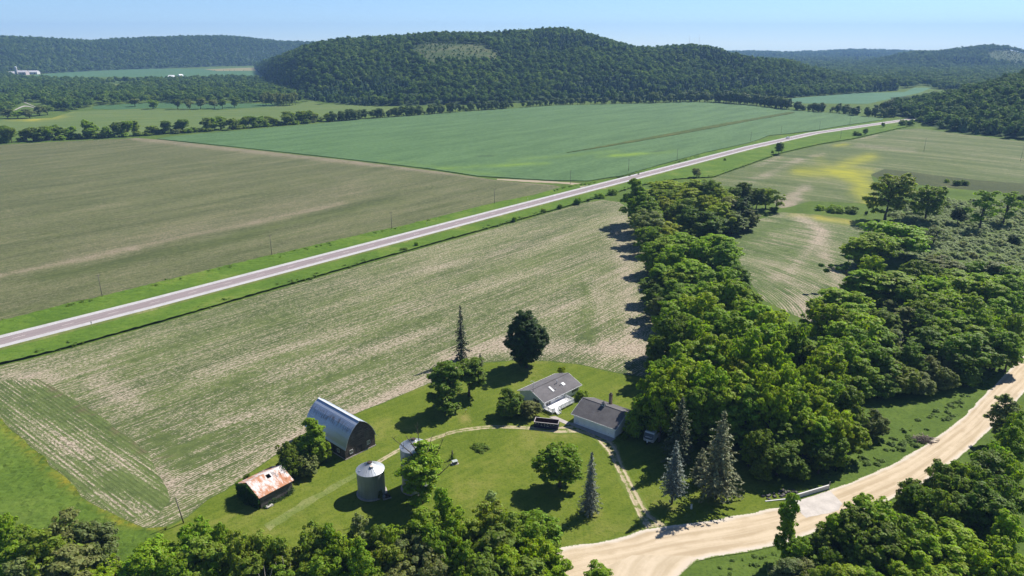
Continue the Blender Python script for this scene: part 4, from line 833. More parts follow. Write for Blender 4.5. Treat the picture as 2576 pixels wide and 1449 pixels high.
# ================================================================== HILLS AND WOODS
m_hill = mat('hill_floor'); p_ = POS(m_hill)
at_ = N(m_hill, 'SeparateColor', {0: N(m_hill, 'Attribute', attribute_name='paint', out=None).outputs[0]}, out=None)
h1 = NOISE(m_hill, SCALE(m_hill, p_, (.03, .03, .03)), 1, 5, .65)
OUT(m_hill, MIX(m_hill, at_.outputs[0], MIX(m_hill, h1, (.03, .05, .022), (.05, .08, .03)), MIX(m_hill, STEP(m_hill, h1, .4, .62), (.058, .085, .030), (.105, .118, .055))), .95, None, .05)
CLEAR = [[(1036, 137), (1040, 115), (1080, 110), (1125, 108), (1193, 112), (1231, 120), (1255, 135), (1270, 151), (1228, 161), (1159, 157), (1091, 167), (1057, 154)],
         [(2480, 136), (2500, 128), (2540, 127), (2600, 140), (2600, 165), (2530, 162), (2490, 152)]]
def hill(name, cols, label, treeh, bump=8.0, nu=70, nv=22, back=700):
    cols = [(np.interp(i / nu * (cols[-1][0] - cols[0][0]) + cols[0][0], [c[0] for c in cols], [c[k] for c in cols]) if k else i / nu * (cols[-1][0] - cols[0][0]) + cols[0][0]) for i in range(nu + 1) for k in range(4)]
    cols = np.array(cols).reshape(-1, 4)
    V, Wt = [], []
    for x, yf, yr, db in cols:
        fx, fy = G(x, yf); t0 = depth(fx, fy); t = t0 + db
        u = (x - 1288) / F; v = (724.5 - yr) / F
        rx, ry, rz_ = u * t, (CS + v * SN) * t, H + t * (v * CS - SN) - treeh
        rz_ = max(rz_, 2)
        for k in range(nv + 1):
            s = k / nv
            X, Y = fx + (rx - fx) * s, fy + (ry - fy) * s
            z = rz_ * (math.sin(s * math.pi / 2) ** 1.25)
            z += bump * math.sin(min(1, s * 1.15) * math.pi) * noise.noise(Vector((X * .0055, Y * .003, 2)))
            V.append((X, Y, max(z, -.5) if k else -1.0))
        dx, dy = rx - fx, ry - fy; dl = math.hypot(dx, dy)
        for k in range(1, 9):
            s = k / 8
            V.append((rx + dx / dl * back * s, ry + dy / dl * back * s, rz_ * math.cos(s * math.pi / 2) ** 1.2 - (1 if k == 8 else 0)))
    nr = nv + 9; f = []
    for i in range(nu):
        for k in range(nr - 1):
            f.append((i * nr + k, (i + 1) * nr + k, (i + 1) * nr + k + 1, i * nr + k + 1))
    me = mesh_np(name, V, np.array(f), np.full(len(f), 4), True)
    ca = me.color_attributes.new('paint', 'FLOAT_COLOR', 'POINT'); arr = np.zeros((len(V), 4), np.float32)
    for i, p in enumerate(V):
        if any(inpoly(*P(*p), c) for c in CLEAR): arr[i, 0] = 1
    ca.data.foreach_set('color', arr.ravel())
    o = LB(tag(link(name, me, m_hill), kind='structure'), label, 'hill')
    return V, nr, nv, nu
def hill_points(hd, spacing, rng, maxback=2):
    V, nr, nv, nu = hd; pts = []
    V = np.array(V).reshape(nu + 1, nr, 3)
    for i in range(nu):
        for k in range(nv + maxback):
            a, b, c, d = V[i, k], V[i + 1, k], V[i + 1, k + 1], V[i, k + 1]
            area = np.linalg.norm(np.cross((b - a)[:2], (d - a)[:2])) if False else abs((b - a)[0] * (d - a)[1] - (b - a)[1] * (d - a)[0])
            e = area / spacing ** 2; n = int(e) + (rng.random() < e - int(e))
            for _ in range(n):
                s, t = rng.random(), rng.random()
                p = a * (1 - s) * (1 - t) + b * s * (1 - t) + c * s * t + d * (1 - s) * t
                q = P(*p)
                if any(inpoly(q[0], q[1], cl) for cl in CLEAR):
                    if rng.random() < .85: pts.append((*p, rng.uniform(.14, .45)))
                    continue
                pts.append((*p, rng.triangular(.55, .9, 1.55) * (1 + .25 * hsh(p[0] * .01, p[1] * .01, 3))))
    return pts
def flat_points(px, spacing, rng, lo=.7, hi=1.2):
    pts = []; W = [G(*p) for p in px]; xs = [p[0] for p in W]; ys = [p[1] for p in W]
    n = int((max(xs) - min(xs)) * (max(ys) - min(ys)) / spacing ** 2)
    for _ in range(n):
        x, y = rng.uniform(min(xs), max(xs)), rng.uniform(min(ys), max(ys))
        if inpoly(x, y, W): pts.append((x, y, 0, rng.uniform(lo, hi)))
    return pts
# crown shapes for the far woods: cauliflower crowns of small lumps
def lump_mesh(seed, nl=11, conifer=False):
    rng = random.Random(seed); bm = bmesh.new()
    for j in range(nl):
        if conifer:
            s = j / nl; c = Vector((rng.uniform(-.5, .5), rng.uniform(-.5, .5), 2.5 + s * 11)); r = 3.1 * (1 - s) + .5
        else:
            while True:
                u = Vector((rng.gauss(0, 1), rng.gauss(0, 1), rng.gauss(0, 1))).normalized()
                if u.z > -.5: break
            c = Vector((u.x * 4.0, u.y * 4.0, 8.6 + u.z * 4.2)) * 1.0; r = rng.uniform(2.0, 3.2)
        r_ = bmesh.ops.create_icosphere(bm, subdivisions=2, radius=1.0)
        for v in r_['verts']:
            k = r * (1 + .30 * noise.noise(v.co * 2.3 + Vector((j * 3.1, seed, 0))) + rng.uniform(-.12, .12))
            v.co = c + Vector((v.co.x * k, v.co.y * k, v.co.z * k * (.85 if not conifer else 1.1)))
    me = bpy.data.meshes.new('far_tree'); bm.to_mesh(me); bm.free(); me.materials.append(M_CON if conifer else M_FAR)
    return me
LUMP = [crown_mesh('far_tree', 80 + s, 1300, .78, env=(4.4, 4.4, 5.6), cz=7.6, nl=14 + s, lr=(1.4, 2.5), sub=1.15, nsub=60, zmin=-.8, m=M_FAR)[0] for s in (1, 2, 3, 4)] + [lump_mesh(9, 7, True)]
SRC = []
for i, (x, yb) in enumerate(((-30, 262), (712, 262), (812, 262), (884, 263), (930, 262))):
    X, Y = G(x, yb)
    o = bpy.data.objects.new('deciduous_tree' if i < 4 else 'conifer_tree', LUMP[i]); COL.objects.link(o); o.location = (X, Y, 0)
    tag(o, ['edge tree of the valley woods beyond the left border', 'dark edge tree of the hill wood next to the planted row', 'dark edge tree of the hill wood above the pale field', 'edge tree of the hill wood behind the creek line', 'dark pointed conifer at the hill wood edge'][i], 'tree')
    SRC.append(o)
MID_SRC = []
for i, (x, yb) in enumerate(((835, 305), (905, 299), (1000, 293), (1105, 286))):
    X, Y = G(x, yb); me_ = MID[i].copy(); me_.materials[0] = M_FARLEAF
    o = bpy.data.objects.new('deciduous_tree', me_); COL.objects.link(o); o.location = (X, Y + 4, 0)
    tag(o, ['first', 'second', 'third', 'fourth'][i] + ' full grown creek tree from the left behind the near end of the corn field', 'tree'); MID_SRC.append(o)
def woods(pts, label, size=1.0, conifer=.12, seed=0, name='woods', src=None, color=None):
    rng = np.random.default_rng(seed); pts = np.array(pts)
    me = bpy.data.meshes.new(name); me.vertices.add(len(pts)); me.vertices.foreach_set('co', np.ascontiguousarray(pts[:, :3], dtype=np.float32).ravel())
    def att(nm, typ, val):
        a = me.attributes.new(nm, typ, 'POINT'); a.data.foreach_set('value', val)
    att('size', 'FLOAT', (pts[:, 3] * size).astype(np.float32)); att('turn', 'FLOAT', rng.uniform(0, 6.28, len(pts)).astype(np.float32))
    pk = rng.integers(0, len(src[0]) if src else 4, len(pts))
    cf = np.array([hsh(p[0] * .004, p[1] * .004, 11) for p in pts]) > (.42 - conifer)
    pk[cf & (rng.random(len(pts)) < (.7 if src is None else -1))] = 4
    att('pick', 'INT', pk.astype(np.int32))
    o = link(name, me)
    ng = bpy.data.node_groups.new('scatter_trees', 'GeometryNodeTree')
    ng.interface.new_socket('Geometry', in_out='INPUT', socket_type='NodeSocketGeometry'); ng.interface.new_socket('Geometry', in_out='OUTPUT', socket_type='NodeSocketGeometry')
    nn = ng.nodes.new; lk = ng.links.new
    gi, go = nn('NodeGroupInput'), nn('NodeGroupOutput'); jn = nn('GeometryNodeJoinGeometry')
    infos = []
    for s in (src[0] if src else SRC):
        oi = nn('GeometryNodeObjectInfo'); oi.inputs[0].default_value = s; oi.inputs['As Instance'].default_value = True; infos.append(oi)
    # joined in reverse so that the pick index matches the list order
    for oi in reversed(infos): lk(oi.outputs['Geometry'], jn.inputs[0])
    ip = nn('GeometryNodeInstanceOnPoints'); ip.inputs['Pick Instance'].default_value = True
    def na(nm, t):
        a = nn('GeometryNodeInputNamedAttribute'); a.data_type = t; a.inputs[0].default_value = nm; return a.outputs[0]
    cx = nn('ShaderNodeCombineXYZ'); lk(na('turn', 'FLOAT'), cx.inputs[2])
    sx = nn('ShaderNodeCombineXYZ'); sz = na('size', 'FLOAT')
    for k in range(3): lk(sz, sx.inputs[k])
    lk(gi.outputs[0], ip.inputs['Points']); lk(jn.outputs[0], ip.inputs['Instance']); lk(na('pick', 'INT'), ip.inputs['Instance Index'])
    er = nn('FunctionNodeEulerToRotation'); lk(cx.outputs[0], er.inputs[0]); lk(er.outputs[0], ip.inputs['Rotation']); lk(sx.outputs[0], ip.inputs['Scale'])
    lk(ip.outputs[0], go.inputs[0])
    md = o.modifiers.new('scatter', 'NODES'); md.node_group = ng
    if color: o.color = (*color, 1)
    return tag(o, label, 'woods', None, 'stuff')
rg = np.random.default_rng(3)
hm = hill('hill', [(640, 172, 168, 60), (665, 196, 157, 140), (700, 222, 145, 260), (760, 246, 121, 420), (800, 254, 108, 480), (860, 262, 99, 520), (940, 267, 96, 560), (1000, 267, 91, 580), (1060, 266, 84, 600), (1150, 264, 85, 600), (1230, 262, 84, 600), (1300, 259, 80, 620), (1380, 256, 73, 640), (1440, 255, 77, 640), (1500, 254, 90, 620), (1560, 253, 109, 580), (1600, 252, 121, 560), (1640, 252, 125, 560), (1700, 252, 117, 600), (1745, 251, 114, 620), (1790, 251, 121, 580), (1840, 251, 135, 500), (1890, 250, 149, 430), (1938, 250, 153, 400), (1986, 247, 154, 420), (2037, 243, 172, 330), (2110, 238, 190, 260), (2183, 233, 204, 200), (2260, 228, 214, 120)],
          'large wooded hill across the middle of the view', 10, 20, nu=110, nv=26)
woods(hill_points(hm, 10.2, rg), 'mixed woods covering the large middle hill', .92, .22, 1)
fl = []
for pts_, n_, sp_, k_ in FAR_LINES:
    W_ = [G(*p) for p in pts_]; D_ = np.concatenate([[0], np.cumsum([math.dist(W_[i], W_[i + 1]) for i in range(len(W_) - 1)])])
    for _ in range(n_):
        q_ = rg.random() * D_[-1]; X = np.interp(q_, D_, [p[0] for p in W_]); Y = np.interp(q_, D_, [p[1] for p in W_]) + rg.random() * sp_ * 1.6 + 2
        fl.append((X + rg.normal() * 2, Y, 0, k_ * (rg.uniform(.6, 1.15) if rg.random() < .6 else rg.uniform(.25, .55))))
woods(fl, 'long line of creek trees behind the blue green corn field', 1.05, -1, 8, 'treeline', (MID_SRC,))
hl_ = hill('hill', [(-260, 195, 92, 700), (-100, 192, 92, 700), (0, 189, 94, 650), (100, 186, 97, 620), (230, 179, 104, 600), (320, 175, 98, 640), (420, 172, 94, 650), (560, 167, 91, 680), (620, 166, 95, 650), (700, 163, 105, 600), (790, 160, 107, 600), (900, 158, 116, 500)], 'long wooded ridge at far left', 9, 10, 70, 16, 900)
woods(hill_points(hl_, 13.5, rg, 1), 'woods covering the far left ridge', 1.0, .02, 2)
hr = hill('hill', [(2255, 293, 272, 40), (2292, 300, 258, 110), (2347, 321, 246, 180), (2400, 333, 234, 220), (2438, 338, 219, 270), (2511, 345, 201, 330), (2576, 352, 183, 370), (2700, 366, 150, 420), (2900, 380, 120, 450)], 'steep wooded hillside at the right edge', 11, 5, 50, 20, 400)
woods(hill_points(hr, 8.6, rg), 'woods on the steep hillside at the right edge', .85, .0, 3)
h2 = hill('hill', [(2060, 176, 176, 100), (2100, 176, 172, 200), (2139, 176, 166, 350), (2219, 176, 147, 600), (2292, 176, 132, 700), (2365, 176, 130, 720), (2438, 176, 121, 740), (2486, 176, 115, 760), (2530, 176, 119, 760), (2576, 176, 129, 740), (2700, 178, 140, 740), (2900, 180, 150, 740)], 'bluish wooded hill with a bare patch at far right', 9, 8, 60, 16, 700)
woods(hill_points(h2, 14, rg, 1), 'woods covering the bluish hill at far right', 1.1, .05, 4)
h3 = hill('hill', [(1700, 147, 138, 1200), (1820, 147, 133, 1300), (1900, 147, 131.5, 1300), (1960, 147, 134, 1300), (2000, 147, 134, 1300), (2060, 147, 132, 1300), (2110, 147, 129, 1300), (2160, 147, 127, 1300), (2250, 147, 130, 1300), (2350, 147, 133, 1300), (2480, 147, 135, 1300)], 'pale blue ridge on the far horizon', 9, 4, 40, 14, 900)
woods(hill_points(h3, 24, rg, 1), 'woods covering the pale blue horizon ridge', 1.6, .0, 5)
fp = []
for poly, sp, lo, hi in (([(1960, 250), (2140, 234), (2290, 221), (2345, 219), (2440, 236), (2520, 215), (2600, 200), (2600, 176), (2300, 172), (2100, 163), (1980, 163), (1960, 200)], 15, .85, 1.4), ([(2345, 222), (2440, 238), (2560, 215), (2600, 205), (2440, 212)], 11, .8, 1.2)):
    fp += [p for p in flat_points(poly, sp, rg, lo, hi) if not inpoly(*P(p[0], p[1], 0), [(1950, 258), (1985, 244), (2140, 232), (2270, 229), (2296, 219), (2350, 218), (2320, 235), (2185, 264), (2000, 262)])]
fp += [(x, y, z, k * 1.5) for x, y, z, k in flat_points([(1780, 164), (2330, 174), (2330, 150), (1780, 146)], 30, rg)]
woods(fp, 'bottomland woods on the valley floor towards the blue hill', 1.0, .0, 6)
fp = []
HOLES = [[(232, 218), (300, 209), (370, 210), (290, 229)], [(150, 232), (190, 232), (190, 224), (150, 224)], [(418, 204), (475, 204), (475, 192), (418, 192)], [(20, 300), (110, 300), (110, 258), (60, 258)], [(235, 283), (700, 270), (700, 259), (235, 265)]]
for poly, sp in (([(-250, 290), (-80, 296), (10, 292), (90, 268), (140, 283), (200, 278), (240, 268), (380, 259), (600, 262), (700, 264), (790, 254), (720, 232), (670, 206), (600, 199), (480, 203), (360, 207), (240, 208), (120, 202), (0, 203), (-250, 205)], 13),
                 ([(-250, 205), (0, 203), (60, 196), (0, 190), (-250, 195)], 16)):
    fp += [p for p in flat_points(poly, sp, rg, .75, 1.3) if not any(inpoly(*P(p[0], p[1], 0), hl2) for hl2 in HOLES)]
woods(fp, 'woods filling the valley floor at left', .95, .0, 7)
# scrub on the right: pale low thicket
def scrub_src(seed):
    me, C = crown_mesh('scrub_crown', seed, 700, .24, env=(1.7, 1.7, 1.4), cz=.3, nl=14, lr=(.5, .8), shape='shrub')
    return me
SC = [(2300, 585, 34, 's'), (2390, 600, 40, 's'), (2440, 560, 36, 's'), (2480, 620, 40, 's'), (2500, 560, 34, 's'), (2540, 660, 44, 's'), (2440, 640, 44, 'g'), (2380, 560, 30, 'g'), (2350, 600, 30, 's'), (2420, 610, 40, 's'), (2560, 600, 36, 's'), (2490, 680, 44, 'g'), (2560, 700, 44, 's'), (2420, 680, 40, 's'), (2330, 540, 24, 'g'), (2290, 560, 30, 'g'), (2470, 590, 36, 's'), (2520, 610, 36, 's'), (2390, 640, 38, 's'), (2440, 590, 34, 's'), (2545, 560, 30, 's'), (2570, 640, 36, 'g'), (2460, 655, 40, 's'), (2515, 650, 36, 's'), (2400, 580, 32, 's'), (2360, 640, 36, 'm'), (2290, 600, 34, 'm'), (2560, 545, 30, 's'), (2515, 585, 34, 's'), (2425, 640, 34, 's'), (2348, 570, 26, 'g'), (2470, 550, 30, 's'), (2270, 540, 26, 'g'), (2240, 555, 26, 'g'), (2510, 715, 44, 'm'), (2450, 700, 40, 'm'), (2540, 690, 40, 's')]
for x, y, wd, tn in SC:
    by_base(x, y + wd * .25, y - wd * .25, wd * .8, 'scrub', tn, 'bushy %s shrub in the pale scrub thicket at right' % TNAME[tn], 'shrub', '%s shrubs of the scrub thicket' % TNAME[tn], 'shrub')
SRC_SC = [c for o in COL.objects if o.name.startswith('shrub') and o.get('label', '').endswith('pale scrub thicket at right') for c in o.children if c.name.startswith('crown')][:4]
poly = [(2235, 530), (2330, 500), (2420, 508), (2600, 500), (2700, 520), (2700, 790), (2570, 740), (2440, 690), (2400, 690), (2330, 700), (2260, 640), (2270, 590)]
sp_ = [(x, y, -.4, k) for x, y, z, k in flat_points(poly, 2.6, rg, .45, 1.3)]
woods(sp_, 'pale sage green thicket of low scrub at right', 1.0, -1, 9, 'brush', (SRC_SC,), (.34, .41, .19))
wd_ = []
for poly, sp, lo, hi in (([(1990, 1243), (2086, 1222), (2234, 1166), (2297, 1130), (2410, 1050), (2527, 932), (2490, 930), (2370, 1020), (2240, 1100), (2100, 1185)], 1.9, .10, .42), ([(1765, 1420), (1850, 1406), (1950, 1388), (2010, 1420), (2010, 1500), (1735, 1500)], 1.7, .08, .30), ([(2300, 1240), (2360, 1205), (2470, 1116), (2540, 1045), (2600, 985), (2620, 1040), (2520, 1130), (2400, 1230)], 2.2, .12, .4)):
    wd_ += [(x, y, -.08, k) for x, y, z, k in flat_points(poly, sp, rg, lo, hi) if hsh(x * .22, y * .22, 4) > -.15]
for e_, off in ((vr_f, 3.0), (vr_n, -3.0)):
    L_ = resample([G(*p) for p in e_], 3.0, closed=False)
    L_ = [p for p in L_ if p[1] < 640]
    for p in L_:
        for _ in range(2):
            if hsh(p[0] * .05, p[1] * .05, off) > .05: wd_.append((p[0] + rg.normal() * 1.2 + (.6 if off > 0 else -.6) * rg.uniform(0, 4), p[1] - (.6 if off > 0 else -.6) * rg.uniform(0, 5), .25, rg.uniform(.14, .42)))
woods(wd_, 'clumps of rough weeds along the road edges', 1.0, -1, 10, 'weeds', (SRC_SC,), (.2, .3, .05))
# distant radio masts
for x, yt in ((1735.6, 88), (1749, 95), (1760.5, 86)):
    D = 2700; u = (x - 1288) / F; v = (724.5 - yt) / F; zt = H + D * (v * CS - SN)
    t = MB(); X, Y = u * D, (CS + v * SN) * D
    t.tube([(X, Y, 0), (X, Y, zt * .6), (X, Y, zt)], [.9, .6, .25], 4)
    tag(t.build('radio_mast', plain('mast_steel', (.55, .5, .5), .6)), {1735.6: 'left one of three thin radio masts above the hill', 1749: 'shortest, middle one of three radio masts above the hill', 1760.5: 'right one of three thin radio masts above the hill'}[x], 'radio mast', 'radio masts above the hill')
# ================================================================== BUILDINGS
def boards(name, a, b, c_, sx=(.25, .25, 3.2), period=.22, rough=.95, pale=.5):
    m = mat(name); o = OBJC(m)
    n1 = NOISE(m, SCALE(m, o, sx), 1, 5, .7); n2 = NOISE(m, SCALE(m, o, (.5, .5, .5)), 1, 3, .6)
    n3 = NOISE(m, SCALE(m, o, (sx[0] * 4, sx[1] * 4, sx[2] * 4)), 1, 3, .7)
    col = MIX(m, STEP(m, n1, .35, .65), a, b)
    col = MIX(m, MA(m, 'MULTIPLY', STEP(m, MA(m, 'ADD', MA(m, 'MULTIPLY', n3, .6), MA(m, 'MULTIPLY', n2, .4)), .5, .66), pale), col, c_)
    z = N(m, 'SeparateXYZ', {0: o}, out=None).outputs[2]
    gap = STEP(m, MA(m, 'FRACT', MA(m, 'DIVIDE', z, period)), .10, .02)
    col = MIX(m, MA(m, 'MULTIPLY', gap, .7), col, tuple(x * .3 for x in a))
    return OUT(m, col, rough, n1, .1, 0, .4, .04)
def siding(name, col, period=.2):
    m = mat(name); o = OBJC(m)
    z = N(m, 'SeparateXYZ', {0: o}, out=None).outputs[2]
    fr = MA(m, 'FRACT', MA(m, 'DIVIDE', z, period)); n = NOISE(m, o, .8, 4, .6)
    c = MIX(m, STEP(m, n, .3, .7), tuple(x * .88 for x in col), col)
    c = MIX(m, MA(m, 'MULTIPLY', STEP(m, fr, .12, .02), .35), c, tuple(x * .5 for x in col))
    return OUT(m, c, .6, fr, .3, 0, .35, .03)
def shingle(name, a, b):
    m = mat(name); o = OBJC(m)
    n1 = NOISE(m, SCALE(m, o, (.35, .5, .5)), 1, 5, .65); n2 = NOISE(m, SCALE(m, o, (4, 7, 7)), 1, 2, .6)
    f = STEP(m, MA(m, 'ADD', MA(m, 'MULTIPLY', n1, .65), MA(m, 'MULTIPLY', n2, .35)), .35, .65)
    return OUT(m, MIX(m, f, a, b), .9, n2, .15, 0, .4, .03)
M_WHITE = siding('white_siding', (.87, .87, .87))
M_TRIM = plain('white_trim', (.82, .82, .81), .5, .06, 2)
M_DECK = plain('white_deck_boards', (.80, .78, .78), .7, .08, .8)
M_ROOF = shingle('grey_shingles', (.115, .108, .112), (.165, .155, .160))
M_ROOF2 = shingle('dark_shingles', (.085, .080, .082), (.125, .118, .120))
M_GLASS = plain('dark_glass', (.03, .035, .045), .12, .2, 1, .6)
M_BLACK = plain('black_shutter', (.02, .02, .022), .6, .2, 2)
M_STEEL = plain('galvanised_steel', (.46, .48, .50), .5, .18, .6, .5, .35)
M_DARKMET = plain('dark_rusty_metal', (.06, .045, .038), .8, .4, 1.5)
def gable_roof(mb, x0, x1, y0, yr, y1, ze0, zr, ze1, th=.14):
    mb.hull8([(x0, y0, ze0 - th), (x1, y0, ze0 - th), (x1, yr, zr - th), (x0, yr, zr - th), (x0, y0, ze0), (x1, y0, ze0), (x1, yr, zr), (x0, yr, zr)])
    mb.hull8([(x0, yr, zr - th), (x1, yr, zr - th), (x1, y1, ze1 - th), (x0, y1, ze1 - th), (x0, yr, zr), (x1, yr, zr), (x1, y1, ze1), (x0, y1, ze1)])
def gable_walls(mb, x0, x1, y0, y1, zw, yr, zr):
    mb.face([(x0, y0, 0), (x1, y0, 0), (x1, y0, zw), (x0, y0, zw)]); mb.face([(x0, y1, 0), (x1, y1, 0), (x1, y1, zw), (x0, y1, zw)])
    for x in (x0, x1): mb.face([(x, y0, 0), (x, y1, 0), (x, y1, zw), (x, yr, zr), (x, y0, zw)])
def window(parent, x, y, z, w, h, axis='x', out=-1, shutters=False, frame=M_TRIM, glass=M_GLASS, name='window'):
    """a framed window standing proud of the wall; axis = direction along the wall"""
    f = MB(); t = .07
    def bx(a0, a1, z0, z1, d0, d1, mb):
        d0, d1 = sorted((d0, d1))
        if axis == 'x': mb.box(x + a0, x + a1, y + d0, y + d1, z + z0, z + z1)
        else: mb.box(x + d0, x + d1, y + a0, y + a1, z + z0, z + z1)
    bx(-w / 2 - t, w / 2 + t, -t, 0, 0, out * .06, f); bx(-w / 2 - t, w / 2 + t, h, h + t, 0, out * .06, f)
    bx(-w / 2 - t, -w / 2, 0, h, 0, out * .06, f); bx(w / 2, w / 2 + t, 0, h, 0, out * .06, f); bx(-.03, .03, 0, h, out * .005, out * .05, f)
    fo = f.build(name, frame, parent)
    p = MB(); bx(-w / 2, w / 2, 0, h, 0, out * .02, p); p.build('pane', glass, fo)
    if shutters:
        s = MB()
        bx(-w / 2 - t - .42, -w / 2 - t - .02, -.05, h + .05, 0, out * .05, s); bx(w / 2 + t + .02, w / 2 + t + .42, -.05, h + .05, 0, out * .05, s)
        s.build('shutter', M_BLACK, fo)
    return fo
def panel(parent, name, m, x0, x1, y0, y1, z0, z1):
    return MB().box(x0, x1, y0, y1, z0, z1).build(name, m, parent)
# ---- house
ho = G(*hs(415, 815)); house = tag(empty('house', ho, R(44)), 'low white ranch house with grey shingle roof and a white deck', 'house')
w_ = MB(); gable_walls(w_, -.9, 13.9, -.6, 8.7, 2.5, 4.05, 4.2); w_.build('wall', M_WHITE, house)
r = MB(); gable_roof(r, -1.4, 14.4, -1.15, 4.05, 9.25, 2.42, 4.4, 2.42); roof = r.build('roof', M_ROOF, house)
t = MB(); t.box(-1.42, 14.42, -1.24, -1.16, 2.24, 2.40); t.box(-1.42, 14.42, 9.26, 9.34, 2.24, 2.40); t.build('gutter', M_TRIM, house)
t = MB()
for x in (-1.44, 14.40):
    t.hull8([(x, -1.15, 2.2), (x + .04, -1.15, 2.2), (x + .04, 4.05, 4.18), (x, 4.05, 4.18), (x, -1.15, 2.42), (x + .04, -1.15, 2.42), (x + .04, 4.05, 4.42), (x, 4.05, 4.42)])
    t.hull8([(x, 4.05, 4.18), (x + .04, 4.05, 4.18), (x + .04, 9.25, 2.2), (x, 9.25, 2.2), (x, 4.05, 4.42), (x + .04, 4.05, 4.42), (x + .04, 9.25, 2.42), (x, 9.25, 2.42)])
t.build('gable_trim', M_TRIM, house)
MB().bar((-1.4, 4.05, 4.42), (14.4, 4.05, 4.42), .28, .05).build('ridge_cap', M_ROOF2, house)
zr_ = lambda y: 2.42 + (y + 1.15) * (4.4 - 2.42) / 5.2
for x, y, w1, d1 in ((4.5, 1.6, .65, 1.9), (9.3, 1.5, 1.0, 1.0)):
    k = MB(); k.hull8([(x - w1 / 2, y - d1 / 2, zr_(y - d1 / 2) - .05), (x + w1 / 2, y - d1 / 2, zr_(y - d1 / 2) - .05), (x + w1 / 2, y + d1 / 2, zr_(y + d1 / 2) - .05), (x - w1 / 2, y + d1 / 2, zr_(y + d1 / 2) - .05),
             (x - w1 / 2, y - d1 / 2, zr_(y - d1 / 2) + .16), (x + w1 / 2, y - d1 / 2, zr_(y - d1 / 2) + .16), (x + w1 / 2, y + d1 / 2, zr_(y + d1 / 2) + .16), (x - w1 / 2, y + d1 / 2, zr_(y + d1 / 2) + .16)])
    k.build('skylight', plain('skylight_dome', (.52, .53, .54), .35, .1, 2), house)
for x, y, h_, rr in ((7.8, 2.6, .95, .10), (5.5, 1.0, .45, .07), (8.2, 1.6, .45, .07)):
    MB().tube([(x, y, zr_(y) - .1), (x, y, zr_(y) + h_)], rr, 10).tube([(x, y, zr_(y) + h_), (x, y, zr_(y) + h_ + .08)], rr * 1.5, 10).build('roof_vent', M_STEEL, house)
a = MB(); a.tube([(-.9, 3.4, 4.1), (-.9, 3.4, 7.2)], .035, 6)
for dx, dy in ((.6, .5), (-.5, .6), (.1, -.8)): a.tube([(-.9, 3.4, 5.2), (-.9 + dx, 3.4 + dy, 4.1)], .015, 4)
a.bar((-.9, 2.6, 7.0), (-.9, 4.4, 7.0), .03); a.bar((-1.7, 3.4, 5.6), (.6, 3.4, 5.6), .03)
for k in range(6): a.bar((-1.5, 2.7 + k * .32, 7.0), (-.3, 2.7 + k * .32, 7.0), .02)
a.build('aerial', M_STEEL, house)
window(house, 4.3, -.6, 1.45, 1.3, .62); window(house, 12.0, -.6, 1.0, 1.5, 1.1, shutters=True); window(house, -.9, 2.2, 1.0, 1.2, 1.1, 'y', -1, True)
d = panel(house, 'sliding_door', M_TRIM, -.1, 1.9, -.66, -.6, .8, 2.4); panel(d, 'pane', M_GLASS, .0, .86, -.68, -.66, .9, 2.3); panel(d, 'pane', M_GLASS, .96, 1.8, -.68, -.66, .9, 2.3)
d = panel(house, 'door', plain('white_door', (.74, .75, .76), .5, .05), 6.0, 6.95, -.66, -.6, .8, 2.4); panel(d, 'pane', M_GLASS, 6.2, 6.75, -.68, -.66, 1.6, 2.2)
# deck
dk = MB()
for k in range(26):
    y0 = -4.3 + k * .142; dk.box(-1.4, 7.5, y0, y0 + .13, .74, .80)
dk.box(-1.4, 7.5, -4.34, -4.3, .5, .79); dk.box(-1.44, -1.4, -4.34, -.65, .5, .79); dk.box(7.5, 7.54, -4.34, -.65, .5, .79)
for x in (-1.3, 1.2, 4.2, 7.3):
    for y in (-4.15, -1.2): dk.box(x - .07, x + .07, y - .07, y + .07, 0, .74)
deck = dk.build('deck', M_DECK, house)
rl = MB()
def rail(a, b):
    a, b = Vector(a), Vector(b); L = (b - a).length; n = max(2, round(L / 1.5)); m_ = max(2, round(L / .13))
    for k in range(n + 1):
        p = a.lerp(b, k / n); rl.box(p.x - .055, p.x + .055, p.y - .055, p.y + .055, .8, 1.86)
    for z in (1.74, .92): rl.bar(a + Vector((0, 0, z - .8)), b + Vector((0, 0, z - .8)), .07, .05)
    for k in range(1, m_):
        p = a.lerp(b, k / m_); rl.box(p.x - .025, p.x + .025, p.y - .025, p.y + .025, .92, 1.72)
rail((.85, -4.24, .8), (7.44, -4.24, .8)); rail((-1.34, -4.24, .8), (-.35, -4.24, .8)); rail((-1.34, -4.24, .8), (-1.34, -1.4, .8)); rail((7.44, -4.24, .8), (7.44, -1.0, .8))
rl.build('railing', M_TRIM, deck)
st = MB()
for k in range(4): st.box(-.3, .8, -4.36 - .3 * (k + 1), -4.36 - .3 * k, .60 - .19 * k - .05, .60 - .19 * k)
for x in (-.34, .84): st.hull8([(x - .03, -5.6, 0), (x + .03, -5.6, 0), (x + .03, -4.36, .5), (x - .03, -4.36, .5), (x - .03, -5.6, .2), (x + .03, -5.6, .2), (x + .03, -4.36, .8), (x - .03, -4.36, .8)]); st.bar((x, -5.5, 1.0), (x, -4.3, 1.8), .07, .05); st.bar((x, -5.5, 0), (x, -5.5, 1.0), .08)
st.build('steps', M_TRIM, deck)
